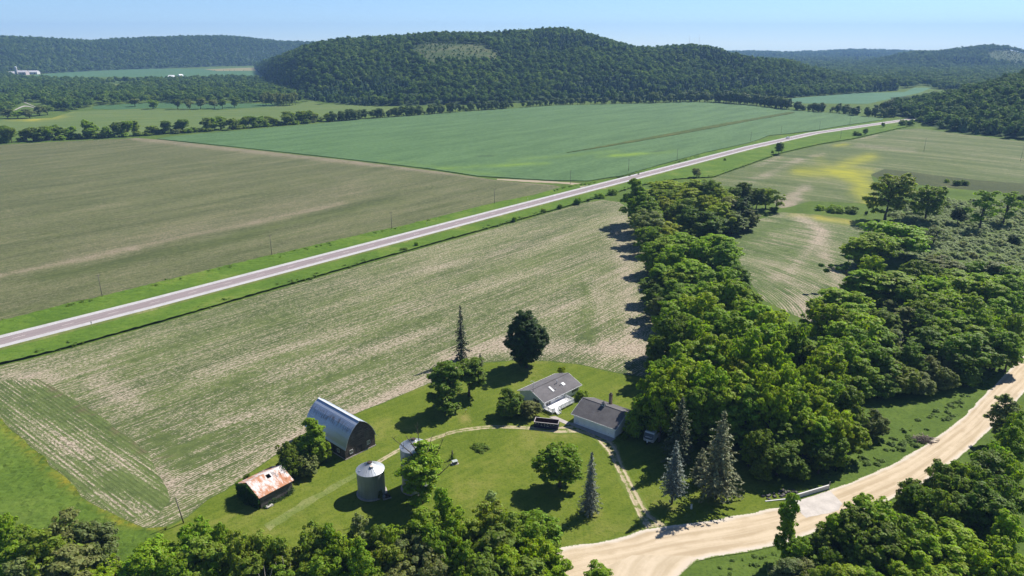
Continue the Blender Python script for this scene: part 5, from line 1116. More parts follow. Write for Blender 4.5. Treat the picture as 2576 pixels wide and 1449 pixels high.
# ---- garage
go_ = G(*hs(915, 1080)); gar = tag(empty('garage', go_, R(-38)), 'white three door garage with dark shingle roof and cupola', 'garage')
w_ = MB(); gable_walls(w_, 0, 12.4, 0, 10.6, 3.0, 5.1, 5.1); w_.build('wall', M_WHITE, gar)
r = MB(); gable_roof(r, -.6, 12.95, -.55, 5.1, 11.1, 2.95, 5.35, 2.85); roof = r.build('roof', M_ROOF2, gar)
MB().bar((-.6, 5.1, 5.36), (12.95, 5.1, 5.36), .30, .05).build('ridge_cap', M_ROOF, gar)
t = MB(); t.box(-.62, 12.97, -.62, -.56, 2.74, 2.93)
for x in (-.64, 12.95):
    t.hull8([(x, -.55, 2.74), (x + .04, -.55, 2.74), (x + .04, 5.1, 5.14), (x, 5.1, 5.14), (x, -.55, 2.95), (x + .04, -.55, 2.95), (x + .04, 5.1, 5.36), (x, 5.1, 5.36)])
    t.hull8([(x, 5.1, 5.14), (x + .04, 5.1, 5.14), (x + .04, 11.1, 2.64), (x, 11.1, 2.64), (x, 5.1, 5.36), (x + .04, 5.1, 5.36), (x + .04, 11.1, 2.86), (x, 11.1, 2.86)])
t.build('gable_trim', M_TRIM, gar)
M_DOOR = siding('garage_door_panels', (.86, .87, .89), .55)
for x0, x1 in ((1.95, 5.1), (5.6, 8.75), (9.1, 12.2)):
    d = panel(gar, 'overhead_door', M_DOOR, x0, x1, -.05, 0, .02, 2.35)
    f = MB(); f.box(x0 - .1, x0 - .002, -.07, 0, 0, 2.45); f.box(x1 + .002, x1 + .1, -.07, 0, 0, 2.45); f.box(x0 - .002, x1 + .002, -.07, 0, 2.352, 2.45); f.build('frame', M_TRIM, d)
    panel(d, 'handle', M_BLACK, (x0 + x1) / 2 - .1, (x0 + x1) / 2 + .1, -.09, -.05, .8, .84)
d = panel(gar, 'side_door', plain('service_door', (.72, .75, .80), .5, .05), .6, 1.5, -.05, 0, .02, 2.1); panel(d, 'handle', M_BLACK, 1.36, 1.42, -.1, -.05, 1.0, 1.06)
c = MB(); c.box(6.0 - .42, 6.0 + .42, 4.6, 5.6, 4.9, 5.95); cu = c.build('cupola', M_TRIM, gar)
c = MB(); c.hull8([(5.4, 4.45, 5.951), (6.6, 4.45, 5.951), (6.6, 5.75, 5.951), (5.4, 5.75, 5.951), (5.95, 5.0, 6.4), (6.05, 5.0, 6.4), (6.05, 5.2, 6.4), (5.95, 5.2, 6.4)]); c.build('cupola_roof', M_ROOF, cu)
c = MB()
for sx in (-.25, .02): c.box(6.0 + sx, 6.0 + sx + .23, 4.57, 4.6, 5.3, 5.85)
c.build('louvre', M_BLACK, cu)
MB().tube([(6, 5.1, 6.38), (6, 5.1, 7.1)], .02, 5).bar((5.7, 5.1, 6.85), (6.35, 5.1, 6.85), .04).build('weather_vane', M_BLACK, cu)
M_BRICK = boards('chimney_brick', (.20, .15, .12), (.27, .21, .17), (.30, .26, .22), (2, 2, 2), .2)
c = MB(); c.box(5.2, 5.9, 8.9, 9.6, 3.2, 6.5); ch_ = c.build('chimney', M_BRICK, gar)
MB().box(5.1, 6.0, 8.8, 9.7, 6.501, 6.62).tube([(5.55, 9.25, 6.62), (5.55, 9.25, 7.0)], .2, 10).build('chimney_cap', M_DARKMET, ch_)
# ---- barn
M_BARN = boards('barn_boards', (.058, .046, .044), (.130, .105, .098), (.34, .30, .28), (.35, .35, 5.0), .24, .95, .42)
m_br = mat('barn_roof_metal'); o_ = OBJC(m_br); sx_ = N(m_br, 'SeparateXYZ', {0: o_}, out=None)
b1 = NOISE(m_br, SCALE(m_br, o_, (.5, .9, .25)), 1, 5, .7); b2 = NOISE(m_br, SCALE(m_br, o_, (.3, 5, .3)), 1, 3, .7); b3 = NOISE(m_br, SCALE(m_br, o_, (.15, .15, .15)), 1, 2, .5)
rib = MA(m_br, 'SINE', MA(m_br, 'MULTIPLY', sx_.outputs[1], 2 * math.pi / .42))
band = MA(m_br, 'MULTIPLY', STEP(m_br, sx_.outputs[2], 6.2, 7.0), STEP(m_br, sx_.outputs[2], 8.5, 7.8))
rust = STEP(m_br, MA(m_br, 'ADD', MA(m_br, 'ADD', MA(m_br, 'MULTIPLY', b1, .5), MA(m_br, 'MULTIPLY', b2, .4)), MA(m_br, 'MULTIPLY', band, .12)), .53, .66)
bc = MIX(m_br, b3, (.40, .45, .56), (.55, .60, .70)); bc = MIX(m_br, STEP(m_br, rib, .75, 1.0), bc, (.24, .27, .33)); bc = MIX(m_br, MA(m_br, 'MULTIPLY', rust, .8), bc, (.17, .12, .10))
OUT(m_br, bc, .42, rib, .5, .45, .5, .05)
bo = G(*(((1190 + 1000 * 340 / 1760) / 1.5901), ((1580 + 1350 * 340 / 1760) / 1.5901)))
barn = tag(empty('barn', bo, R(48)), 'weathered dark barn with a rounded blue grey metal roof', 'barn')
ARC = [(-.32, 2.95), (-.02, 3.45), (.32, 4.5), (.78, 5.55), (1.4, 6.55), (2.2, 7.5), (3.2, 8.35), (4.45, 9.05)]
ARC = ARC + [(8.9 - x, z) for x, z in ARC[-2::-1]]
w_ = MB(); inn = [(min(max(x, .0), 8.9), z - .12) for x, z in ARC[1:-1]]
for y in (0, 16.6): w_.face([(0, y, 0), (8.9, y, 0)] + [(x, y, z) for x, z in inn[::-1]])
for x in (0, 8.9): w_.face([(x, 0, 0), (x, 16.6, 0), (x, 16.6, 3.33), (x, 0, 3.33)])
w_.build('wall', M_BARN, barn)
r = MB()
for (xa, za), (xb, zb_) in zip(ARC, ARC[1:]):
    dx, dz = xb - xa, zb_ - za; L = math.hypot(dx, dz); nx, nz = -dz / L * .09, dx / L * .09
    r.face([(xa, -.55, za), (xb, -.55, zb_), (xb, 16.9, zb_), (xa, 16.9, za)])
bm_ = r.bm; bmesh.ops.remove_doubles(bm_, verts=bm_.verts, dist=.001)
rf = r.build('roof', m_br, barn); md = rf.modifiers.new('thick', 'SOLIDIFY'); md.thickness = .08; md.offset = -1
MB().bar((4.45, -.55, 9.10), (4.45, 16.9, 9.10), .5, .07).build('ridge_cap', plain('bright_ridge_tin', (.75, .76, .78), .4, .1, .5, .5, .3), rf)
window(barn, 1.75, 0, 1.15, .75, .85); window(barn, 6.9, 0, 1.45, .75, .85); window(barn, 0, 2.85, 1.1, .75, .9, 'y', -1)
panel(barn, 'loft_door', boards('grey_loft_boards', (.075, .065, .06), (.13, .115, .105), (.24, .22, .2), (5, 5, .35), 9, .95, .5), 5.9, 7.3, -.06, 0, 3.3, 5.4)
panel(barn, 'loft_door', M_BARN, 4.2, 5.0, -.05, 0, 6.6, 8.0)
panel(barn, 'door', boards('dark_door_boards', (.03, .024, .022), (.06, .048, .044), (.2, .18, .16), (5, 5, .35), 9), 3.3, 4.9, -.06, 0, .05, 2.1)
panel(barn, 'door', M_BLACK, -.05, 0, 4.3, 5.3, .1, 2.2)
MB().box(-.12, 9.02, -.12, 16.72, 0, .28).build('foundation', m_conc, barn)
# ---- shed
M_SHEDW = boards('grey_shed_boards', (.080, .070, .066), (.165, .148, .140), (.38, .36, .35), (.3, .3, 4.2), .2, .95, .55)
m_sr = mat('rusty_white_tin'); o_ = OBJC(m_sr); s_ = N(m_sr, 'SeparateXYZ', {0: o_}, out=None)
r1 = NOISE(m_sr, SCALE(m_sr, o_, (1.6, .55, .55)), 1, 4, .65); r2 = NOISE(m_sr, SCALE(m_sr, o_, (.32, .32, .32)), 1, 3, .5); r3 = NOISE(m_sr, SCALE(m_sr, o_, (9, 1.2, 1.2)), 1, 3, .7)
rr_ = STEP(m_sr, MA(m_sr, 'ADD', MA(m_sr, 'ADD', MA(m_sr, 'MULTIPLY', r1, .45), MA(m_sr, 'MULTIPLY', r2, .35)), MA(m_sr, 'ADD', MA(m_sr, 'MULTIPLY', r3, .3), MA(m_sr, 'MULTIPLY', s_.outputs[2], -.035))), .33, .46)
sc_ = MIX(m_sr, r3, (.36, .15, .075), (.45, .22, .12)); sc_ = MIX(m_sr, rr_, (.62, .57, .55), sc_)
tl_ = STEP(m_sr, MA(m_sr, 'FRACT', MA(m_sr, 'MULTIPLY', s_.outputs[0], 2.4)), .05, .0); OUT(m_sr, MIX(m_sr, MA(m_sr, 'MULTIPLY', tl_, .35), sc_, (.2, .12, .08)), .7, r3, .2, .1, .3, .03)
so_ = G(*(((940 + 640 * 300 / 1811) / 1.5901), ((1820 + 1300 * 300 / 1811) / 1.5901)))
shed = tag(empty('shed', so_, R(51)), 'small grey plank shed with a rusty white tin roof', 'shed')
w_ = MB(); gable_walls(w_, 0, 8, 0, 8.2, 2.9, 4.1, 4.85); w_.build('wall', M_SHEDW, shed)
r = MB(); y0, y1 = -.3, 4.1; zz = lambda y: 2.95 + (y - y0) * (5.02 - 2.95) / (y1 - y0)
def slab(xa, xb, ya, yb): r.hull8([(xa, ya, zz(ya) - .07), (xb, ya, zz(ya) - .07), (xb, yb, zz(yb) - .07), (xa, yb, zz(yb) - .07), (xa, ya, zz(ya)), (xb, ya, zz(ya)), (xb, yb, zz(yb)), (xa, yb, zz(yb))])
slab(-.4, 3.85, y0, y1); slab(4.85, 8.35, y0, y1); slab(3.85, 4.85, y0, 2.75); slab(3.85, 4.85, 3.7, y1)
r.hull8([(-.4, 4.1, 4.95), (8.35, 4.1, 4.95), (8.35, 8.55, 2.85), (-.4, 8.55, 2.85), (-.4, 4.1, 5.02), (8.35, 4.1, 5.02), (8.35, 8.55, 2.92), (-.4, 8.55, 2.92)])
rf = r.build('roof', m_sr, shed)
k = MB()
for i, (x, y, L) in enumerate(((5.25, 3.3, .9), (5.5, 3.35, .8), (5.75, 3.2, .9), (6.0, 3.0, .5), (5.7, 2.5, .7), (5.95, 2.3, .6), (6.2, 2.45, .35), (5.4, 3.85, .12))):
    k.hull8([(x, y - L / 2, zz(y - L / 2) + .002), (x + .09, y - L / 2, zz(y - L / 2) + .002), (x + .09, y + L / 2, zz(y + L / 2) + .002), (x, y + L / 2, zz(y + L / 2) + .002), (x, y - L / 2, zz(y - L / 2) + .02), (x + .09, y - L / 2, zz(y - L / 2) + .02), (x + .09, y + L / 2, zz(y + L / 2) + .02), (x, y + L / 2, zz(y + L / 2) + .02)])
k.build('painted_slot', M_BLACK, rf)  # black strips laid on the tin stand in for the dark of open slots
def leafy(name, pts, nrm, size, seed, label, cat, col, m=M_LEAF, kind_=None):
    v, f, s = leaves_mesh(name, np.array(pts), np.array(nrm), size, np.random.default_rng(seed), m)
    me = mesh_np(name, v, f, s); o = link(name, me, m); o.color = (*col, 1)
    return tag(o, label, cat, None, kind_)
rgx = np.random.default_rng(12); M51 = Matrix.Translation((so_[0], so_[1], 0)) @ Matrix.Rotation(R(51), 4, 'Z')
pts, nrm = [], []
for _ in range(2600):
    y = rgx.uniform(.2, 8.6); top = 2.9 + 2.0 * (1 - abs(y - 4.1) / 4.2); z = top * rgx.random() ** .8 + rgx.normal() * .15
    bul = .4 + 1.1 * math.exp(-((y - 4.5) / 3) ** 2) * (1 - .5 * max(0, z) / 5); p = M51 @ Vector((-rgx.random() ** .4 * bul - .05, y + .3 * rgx.normal(), max(.1, z)))
    pts.append(p); nrm.append(M51.to_3x3() @ Vector((-1, 0, .5)) + Vector(rgx.normal(size=3) * .5))
leafy('creeper', pts, nrm, .20, 1, 'dark green creeper covering the left gable of the shed', 'creeper', (.050, .105, .020))
pts, nrm = [], []
for _ in range(700):
    x = rgx.uniform(.3, 8.1); c_ = .9 if 1.5 < x < 3.2 or x > 6.4 else .4; p = M51 @ Vector((x, -.1 - abs(rgx.normal()) * .35, abs(rgx.normal()) * c_ * .6 + .05)); pts.append(p); nrm.append(Vector((0, -.3, .8)) + Vector(rgx.normal(size=3) * .5))
for _ in range(160):
    p = M51 @ Vector((8.2 + rgx.normal() * .25, 3.4 + rgx.normal() * .7, 4.6 + rgx.normal() * .4)); pts.append(p); nrm.append(rgx.normal(size=3))
leafy('weeds', pts, nrm, .15, 2, 'weeds growing along the foot of the shed front', 'weeds', (.070, .125, .040), kind_='stuff')
t = MB(); rs = random.Random(3); v0 = M51 @ Vector((1.4, -.7, 0))
for _ in range(7):
    x, y, z, s = rs.uniform(.7, 2.3), rs.uniform(-1.0, -.35), rs.uniform(.05, .35), rs.uniform(.25, .5)
    q = [M51 @ Vector((x + a * s * rs.uniform(.8, 1.3), y + b * s * .5, max(0, z + c * s * .25))) for a, b, c in ((-1, -1, -1), (1, -1, -1), (1, 1, -1), (-1, 1, -1), (-1, -1, 1), (1, -1, .6), (1, 1, .8), (-1, 1, 1.2))]
    t.hull8(q)
tag(t.build('stone_heap', plain('limestone', (.50, .47, .43), .9, .2, 1.2)), 'pale fallen foundation stones at the left end of the shed front', 'stones')
# ---- grain bins
m_bin = mat('corrugated_steel'); o_ = OBJC(m_bin); s_ = N(m_bin, 'SeparateXYZ', {0: o_}, out=None)
cor = MA(m_bin, 'SINE', MA(m_bin, 'MULTIPLY', s_.outputs[2], 2 * math.pi / .10)); g1_ = NOISE(m_bin, SCALE(m_bin, o_, (.5, .5, .25)), 1, 4, .6); g2_ = NOISE(m_bin, SCALE(m_bin, o_, (3, 3, .2)), 1, 3, .6)
sh_ = STEP(m_bin, MA(m_bin, 'FRACT', MA(m_bin, 'DIVIDE', s_.outputs[2], .82)), .06, .0)
gc = MIX(m_bin, STEP(m_bin, MA(m_bin, 'ADD', MA(m_bin, 'MULTIPLY', g1_, .6), MA(m_bin, 'MULTIPLY', g2_, .4)), .35, .65), (.26, .285, .305), (.36, .385, .41)); gc = MIX(m_bin, MA(m_bin, 'MULTIPLY', sh_, .4), gc, (.25, .27, .29))
OUT(m_bin, gc, .5, cor, .4, .35, .4, .02)
m_binroof = plain('bin_roof_sheet', (.46, .49, .53), .45, .10, .5, .5, .3)
def grain_bin(px, eave, peak, label, rad=3.03):
    x, y = G(*px); b = tag(empty('grain_bin', (x, y)), label, 'grain bin')
    MB().lathe([(rad + .35, 0), (rad + .35, .22), (.1, .222)], 40).build('base', m_conc, b)
    MB().lathe([(rad, .2), (rad, eave)], 48).build('wall', m_bin, b)
    r = MB().lathe([(rad + .10, eave - .08), (rad + .12, eave), (.55, peak - .12)], 48).build('roof', m_binroof, b)
    k = MB()
    for i in range(26):
        a_ = 2 * math.pi * i / 26
        k.bar((math.cos(a_) * (rad + .08), math.sin(a_) * (rad + .08), eave + .03), (math.cos(a_) * .6, math.sin(a_) * .6, peak - .10), .05, .06)
    k.build('roof_rib', M_STEEL, r)
    MB().tube([(0, 0, peak - .2), (0, 0, peak + .12)], .55, 16).tube([(0, 0, peak + .12), (0, 0, peak + .2)], .4, 12).build('filler_cap', M_DARKMET, r)
    s_ = (peak - eave) / (rad - .4)
    hx, hy = .55, -1.0; hz_ = peak - s_ * math.hypot(hx, hy) + .1
    h = MB().tube([(hx, hy, hz_ - .1), (hx, hy, hz_ + .34)], .42, 16).build('hatch', M_STEEL, r)
    MB().tube([(hx, hy, hz_ + .34), (hx, hy, hz_ + .37)], .36, 16).build('lid', plain('pale_hatch_lid', (.6, .5, .42), .6, .2), h)
    for ax, ay in ((1.45, -1.9), (-1.9, -1.3)):
        zz_ = peak - s_ * math.hypot(ax, ay) + .16; MB().lathe([(.26, zz_), (.26, zz_ + .1), (.2, zz_ + .1), (.2, zz_ + .02)], 14, 0, ax, ay).build('vent', M_STEEL, r)
    l = MB()
    for sx in (-.2, .2): l.bar((sx + .1, -rad - .12, .3), (sx + .1, -rad - .12, eave), .03)
    for i in range(int(eave / .3) - 1): l.bar((-.1, -rad - .12, .5 + i * .3), (.3, -rad - .12, .5 + i * .3), .02)
    lo_ = l.build('ladder', M_STEEL, b); lo_.rotation_euler[2] = 2.4
    return b
z4 = lambda x, y: ((1400 + x * 500 / 1907) / 1.5901, (1680 + y * 500 / 1907) / 1.5901)
grain_bin(z4(335, 1110), 6.15, 7.85, 'shorter corrugated steel grain bin standing clear on the lawn')
grain_bin(z4(1005, 1030), 10.8, 12.5, 'taller corrugated steel grain bin behind the half dead tree')
x, y = G(*z4(560, 1190)); b = tag(empty('bin_blower', (x, y), .5), 'dark blower fan on a slab at the foot of the shorter grain bin', 'blower')
MB().box(-.9, .9, -.6, .6, 0, .12).build('slab', m_conc, b); MB().tube([(-.35, 0, .62), (.35, 0, .62)], .48, 18).build('fan_housing', M_DARKMET, b); MB().box(.35, .8, -.25, .25, .12, .7).build('motor', M_BLACK, b); MB().box(-.9, -.35, -.2, .2, .4, .85).build('duct', M_STEEL, b)
# ---- dumpster
do = G(*hs(240, 1155)); dm = tag(empty('dumpster', do, R(-12)), 'dark navy roll off dumpster open at the top', 'dumpster')
M_NAVY = plain('navy_paint', (.018, .018, .055), .55, .25, 1.0, .4); M_RIM = plain('worn_rim', (.42, .38, .37), .6, .3, 2.5); M_RUST = plain('rusty_inside', (.075, .035, .028), .9, .5, 1.0)
L, W, Hh = 6.3, 2.45, 1.72
d = MB(); d.box(0, L, 0, .06, .18, Hh); d.box(0, L, W - .06, W, .18, Hh); d.box(0, .06, .06, W - .06, .18, Hh); d.box(L - .06, L, .06, W - .06, .18, Hh); d.box(0, L, 0, W, .12, .18)
for i in range(9):
    x = .02 + i * (L - .14) / 8
    for y0, y1 in ((-.08, 0), (W, W + .08)): d.box(x, x + .10, y0, y1, .15, Hh)
d.build('body', M_NAVY, dm)
d = MB(); d.box(.061, L - .061, .061, W - .061, .181, .24); d.box(.061, L - .061, W - .09, W - .061, .24, Hh - .02); d.box(.061, .09, .061, W - .09, .24, Hh - .02); d.box(L - .09, L - .061, .061, W - .09, .24, Hh - .02); d.box(.09, L - .09, .061, .09, .24, Hh - .02); d.build('lining', M_RUST, dm)
d = MB(); d.box(-.08, L + .06, -.1, .08, Hh, Hh + .10); d.box(-.08, L + .06, W - .08, W + .1, Hh, Hh + .10); d.box(-.08, .08, .08, W - .08, Hh, Hh + .10); d.box(L - .08, L + .06, .08, W - .08, Hh, Hh + .10); d.build('rim', M_RIM, dm)
d = MB()
for x in (.6, L - .7):
    for y in (.3, W - .45): d.tube([(x, y, .09), (x, y + .15, .09)], .1, 12)
d.build('roller', M_DARKMET, dm)
M_LET = plain('white_letters', (.72, .72, .74), .6, .1, 3)
def lettering(parent, txt, x, y, z, size, rot=(math.pi / 2, 0, 0), m=M_LET, name='lettering'):
    cu = bpy.data.curves.new(name, 'FONT'); cu.body = txt; cu.size = size; cu.extrude = .008; cu.align_x = 'CENTER'; cu.materials.append(m)
    o = bpy.data.objects.new(name, cu); COL.objects.link(o); dg = bpy.context.evaluated_depsgraph_get(); me = bpy.data.meshes.new_from_object(o.evaluated_get(dg)); bpy.data.objects.remove(o)
    o = link(name, me); o.parent = parent; o.location = (x, y, z); o.rotation_euler = rot; return o
for i, ch in enumerate('BAUMANN'): lettering(dm, ch, .42 + i * .78, -.012, 1.22, .42)
for i, ch in enumerate(('SIX', '20', 'YARD')): lettering(dm, ch, 2.0 + i * .78, -.012, .80, .28)
# ---- travel trailer
z5 = lambda x, y: ((2500 + x * 300 / 1976) / 1.5901, (1640 + y * 300 / 1976) / 1.5901)
to = G(*z5(495, 845)); tr = tag(empty('travel_trailer', to, R(-32)), 'white travel trailer with a dark nose parked under the trees', 'trailer')
M_TW = plain('trailer_white', (.72, .73, .75), .35, .06, 1, .5); M_TG = plain('trailer_charcoal', (.06, .065, .085), .4, .1, 1, .5); M_TR = plain('trailer_roof', (.42, .42, .43), .7, .1, .8)
pr = [(0, .55), (-.25, .75), (-.32, 1.55), (.25, 2.75), (.6, 2.95), (7.2, 2.95), (7.2, .55)]
b = MB()
for x in (0, 2.5): b.face([(x, y, z) for y, z in pr])
for (ya, za), (yb, zb_) in zip(pr, pr[1:] + pr[:1]): b.face([(0, ya, za), (2.5, ya, za), (2.5, yb, zb_), (0, yb, zb_)])
b.build('body', M_TW, tr)
b = MB(); b.hull8([(.02, -.335, 1.56), (2.48, -.335, 1.56), (2.48, .235, 2.74), (.02, .235, 2.74), (.02, -.31, 1.56), (2.48, -.31, 1.56), (2.48, .26, 2.74), (.02, .26, 2.74)]); b.hull8([(.3, -.345, 1.3), (2.2, -.345, 1.3), (2.48, -.335, 1.558), (.02, -.335, 1.558), (.3, -.31, 1.3), (2.2, -.31, 1.3), (2.48, -.31, 1.558), (.02, -.31, 1.558)]); nose = b.build('nose_cap', M_TG, tr)
lettering(nose, 'HIDEOUT', 1.25, -.26, 1.78, .40, (R(64), 0, 0))
panel(tr, 'roof', M_TR, .03, 2.47, .62, 7.15, 2.952, 3.0); panel(tr, 'roof_vent', M_TW, 1.0, 1.5, 2.4, 2.9, 3.001, 3.15)
b = MB(); b.hull8([(.05, -.305, 1.05), (.12, -.31, 1.22), (.75, -.315, .92), (.7, -.31, .86), (.05, -.28, 1.05), (.12, -.28, 1.22), (.75, -.28, .92), (.7, -.28, .86)]); b.hull8([(1.75, -.315, .92), (2.38, -.31, 1.22), (2.45, -.305, 1.05), (1.8, -.31, .86), (1.75, -.28, .92), (2.38, -.28, 1.22), (2.45, -.28, 1.05), (1.8, -.28, .86)]); b.build('stripe', M_TG, tr)
b = MB(); b.bar((.3, 0, .5), (1.25, -1.3, .5), .1); b.bar((2.2, 0, .5), (1.25, -1.3, .5), .1); b.tube([(1.25, -1.25, .05), (1.25, -1.25, .8)], .05, 8); b.build('hitch', M_BLACK, tr)
MB().lathe([(.02, .56), (.19, .6), (.2, 1.0), (.06, 1.1)], 14, 0, 1.15, -.62).build('gas_bottle', M_TW, tr)
for x in (.05, 2.27):
    wh = MB(); wh.tube([(x, 4.0, .36), (x + .18, 4.0, .36)], .36, 18); wh.tube([(x, 4.9, .36), (x + .18, 4.9, .36)], .36, 18); wh.build('wheel', M_BLACK, tr)
panel(tr, 'window', M_GLASS, -.02, 0, 1.6, 2.6, 1.5, 2.1); panel(tr, 'chassis', M_BLACK, .3, 2.2, 0, 7.1, .42, .55)
# ---- pump, utility boxes, planting
x, y = G(*z4(1557, 602)); p = tag(empty('well_post', (x, y)), 'old weathered post with ivy standing behind the well box', 'post')
MB().tube([(0, 0, 0), (.05, 0, 1.4), (.1, .03, 2.5)], [.2, .17, .13], 8).build('post', M_BARK, p); MB().bar((.1, 0, 2.0), (.55, -.1, 1.5), .07).build('pump_handle', M_DARKMET, p)
pts = [(x + rgx.normal() * .35, y + rgx.normal() * .3, abs(rgx.normal()) * .6 + .1) for _ in range(160)]
leafy('ivy', pts, rgx.normal(size=(160, 3)) + np.array([0, 0, .8]), .13, 5, 'ivy clump at the foot of the old well post', 'ivy', (.05, .11, .02))
x, y = G(*z4(1600, 668)); p = tag(empty('well_box', (x, y), R(25)), 'low concrete well box with a grey flat lid on the lawn', 'well box')
MB().box(-.85, .85, -.6, .6, 0, .1).build('slab', m_conc, p); MB().box(-.55, .55, -.42, .42, .1, .75).build('box', plain('dark_box', (.12, .12, .11), .8, .3), p); MB().box(-.65, .65, -.52, .52, .751, .84).build('lid', plain('grey_green_lid', (.36, .40, .37), .6, .15), p)
x, y = G(1738.6, 1280); p = tag(empty('utility_pedestal', (x, y), R(20)), 'white utility pedestal on the grass near the gravel road', 'utility box')
MB().box(-.16, .16, -.14, .14, 0, 1.0).build('cabinet', plain('pedestal_white', (.66, .67, .66), .5, .1), p); MB().box(-.19, .19, -.17, .17, 1.001, 1.1).build('cap', plain('pedestal_cap', (.5, .52, .52), .5, .1), p)
x, y = G(1171.7, 1038); p = tag(empty('hydrant', (x, y)), 'small reddish yard hydrant beside the bare dirt patch', 'hydrant')
MB().tube([(0, 0, 0), (0, 0, .9)], .05, 8).build('pipe', plain('red_paint', (.35, .08, .05), .5, .2), p); MB().bar((-.05, 0, .95), (.35, 0, .9), .07).tube([(0, 0, .88), (0, -.2, .8)], .05, 8).build('spout', M_STEEL, p)
x, y = G(1208, 1128); o = plant('shrub', x, y, .75, 1.75, 'd', 'oval patch of tall dark grass left unmown on the lawn', 'grass patch', None, 'grass_patch', 0)
o.scale = (.95, 1.15, .36)
# ---- bridge on the gravel road
m_pc = plain('pale_concrete', (.62, .60, .58), .85, .10, .8)
pa, pb = G(1993, 1257), G(2083, 1230); ba = math.atan2(pb[1] - pa[1], pb[0] - pa[0]); L = math.dist(pa, pb)
br = tag(empty('bridge', pa, ba), 'short concrete bridge with one pale parapet on the gravel road', 'bridge')
MB().hull8([(-.2, -.22, .1), (L + .2, -.22, .1), (L + .2, .32, .1), (-.2, .32, .1), (-.2, -.08, 1.0), (L + .2, -.08, 1.0), (L + .2, .2, 1.0), (-.2, .2, 1.0)]).build('parapet', m_pc, br)
MB().hull8([(-6, 1.6, 0), (-.2, .1, 0), (-.2, .35, 0), (-6, 1.85, 0), (-6, 1.6, .18), (-.2, .1, .3), (-.2, .35, .3), (-6, 1.85, .18)]).build('wing_wall', m_pc, br)
x, y = G(2085, 1232); p = tag(empty('marker_post', (x, y), ba), 'grey object marker post at the right end of the bridge parapet', 'marker post')
MB().bar((0, 0, 0), (0, 0, 2.1), .06).build('post', M_STEEL, p); MB().box(-.14, .14, .035, .055, 1.15, 2.1).build('plate', plain('marker_back', (.25, .25, .26), .6, .1), p)
rk = MB(); rs = random.Random(8)
for _ in range(40):
    q = Vector((rs.uniform(-6, 3), rs.uniform(1.6, 3.4), 0)); s = rs.uniform(.15, .4)
    rk.hull8([(q.x + a * s * rs.uniform(.7, 1.2), q.y + b_ * s * rs.uniform(.7, 1.2), max(0, s * .5 + c * s * .5)) for a, b_, c in ((-1, -1, -1), (1, -1, -1), (1, 1, -1), (-1, 1, -1), (-.7, -.7, 1), (.7, -.7, .8), (.7, .7, 1), (-.7, .7, .9))])
ro = rk.build('rocks', plain('riprap', (.10, .09, .085), .9, .3, 1)); ro.location = (pa[0], pa[1], 0); ro.rotation_euler[2] = ba; tag(ro, 'heap of dark riprap rocks in the ditch behind the bridge parapet', 'rocks', None, 'stuff')
# ---- brush pile, fallen and dead trees
x, y = G(2322, 1108); t = MB(); rs = random.Random(21)
for _ in range(90):
    a_ = rs.uniform(0, 6.28); rr = rs.random() ** .6; p0 = Vector((math.cos(a_) * 3.0 * rr, math.sin(a_) * 1.7 * rr, rs.uniform(.05, 1.5 * (1 - rr) + .15))); d_ = Vector((rs.gauss(0, 1), rs.gauss(0, .7), rs.gauss(0, .25))).normalized() * rs.uniform(.6, 1.9)
    q0, q1 = p0 - d_, p0 + d_; q0.z = max(.05, q0.z); q1.z = max(.05, q1.z); t.tube([q0, q1], [rs.uniform(.04, .12), .03], 5)
o = t.build('brush_pile', plain('dead_brush', (.20, .16, .13), .9, .35, 1)); o.location = (x, y, 0); tag(o, 'heap of cut grey brush beside the gravel road', 'brush pile')
def snag(x, y, paths, label, m=M_PALEBARK, name='dead_tree', rz=0):
    t = MB()
    for pth, rd in paths: t.tube(pth, rd, 6)
    o = t.build(name, m); o.location = (*(G(x, y) if rz == 0 else G(x, y, 12)), 0); o.rotation_euler[2] = rz; return tag(o, label, 'dead tree')
snag(2255, 905, [([(0, 0, 0), (.2, 0, 5), (.1, .2, 9.5)], [.35, .28, .18]), ([(.2, 0, 5), (1.2, 0, 6.8)], [.15, .06])], 'pale bare trunk standing in the right hand grove')
snag(2268, 915, [([(0, 0, .5), (5, 1, 3.2), (11, 2.5, 6.0)], [.30, .22, .08]), ([(5, 1, 3.2), (8.5, 4, 5.5)], [.15, .05]), ([(8, 1.7, 4.6), (10, 1, 7.6)], [.1, .03])], 'long fallen pale trunk leaning through the right hand grove')
t = snag(2131, 728, [([(0, 0, 0), (-.3, 0, 4.5), (-1.6, .3, 8), (-1.0, .3, 13)], [.42, .34, .26, .12]), ([(-.6, 0, 5.5), (-4, 0, 8.2), (-8.5, .3, 9.2), (-12.5, 0, 10.4)], [.26, .2, .14, .05]), ([(-6, 0, 8.8), (-10, -.5, 7.4)], [.1, .04]), ([(.1, 0, 3), (1.8, 0, 7)], [.22, .1])], 'crooked tree holding one long bare arm over the small field', M_BARK, 'crooked_tree')
t['category'] = 'tree'
pts, nrm = [], []
for c_, n_, sd_ in (((-12, 0, 10.4), 190, 1.0), ((-9.8, -.4, 8.2), 170, 1.0), ((-8.0, .2, 10.2), 150, .9), ((-5.0, 0, 9.0), 120, .9), ((-1.2, .3, 13.6), 260, 1.2), ((-1.4, .3, 11), 200, 1.1), ((-2.2, .3, 9.2), 150, 1.0), ((1.6, 0, 7.4), 160, 1.1)):
    for _ in range(n_):
        v_ = rgx.normal(size=3); v_ /= np.linalg.norm(v_); pts.append(np.array(c_) + v_ * sd_ * rgx.uniform(.6, 1.1) * np.array([1.2, 1, .7])); nrm.append(v_ + np.array([0, 0, .4]) + rgx.normal(size=3) * .4)
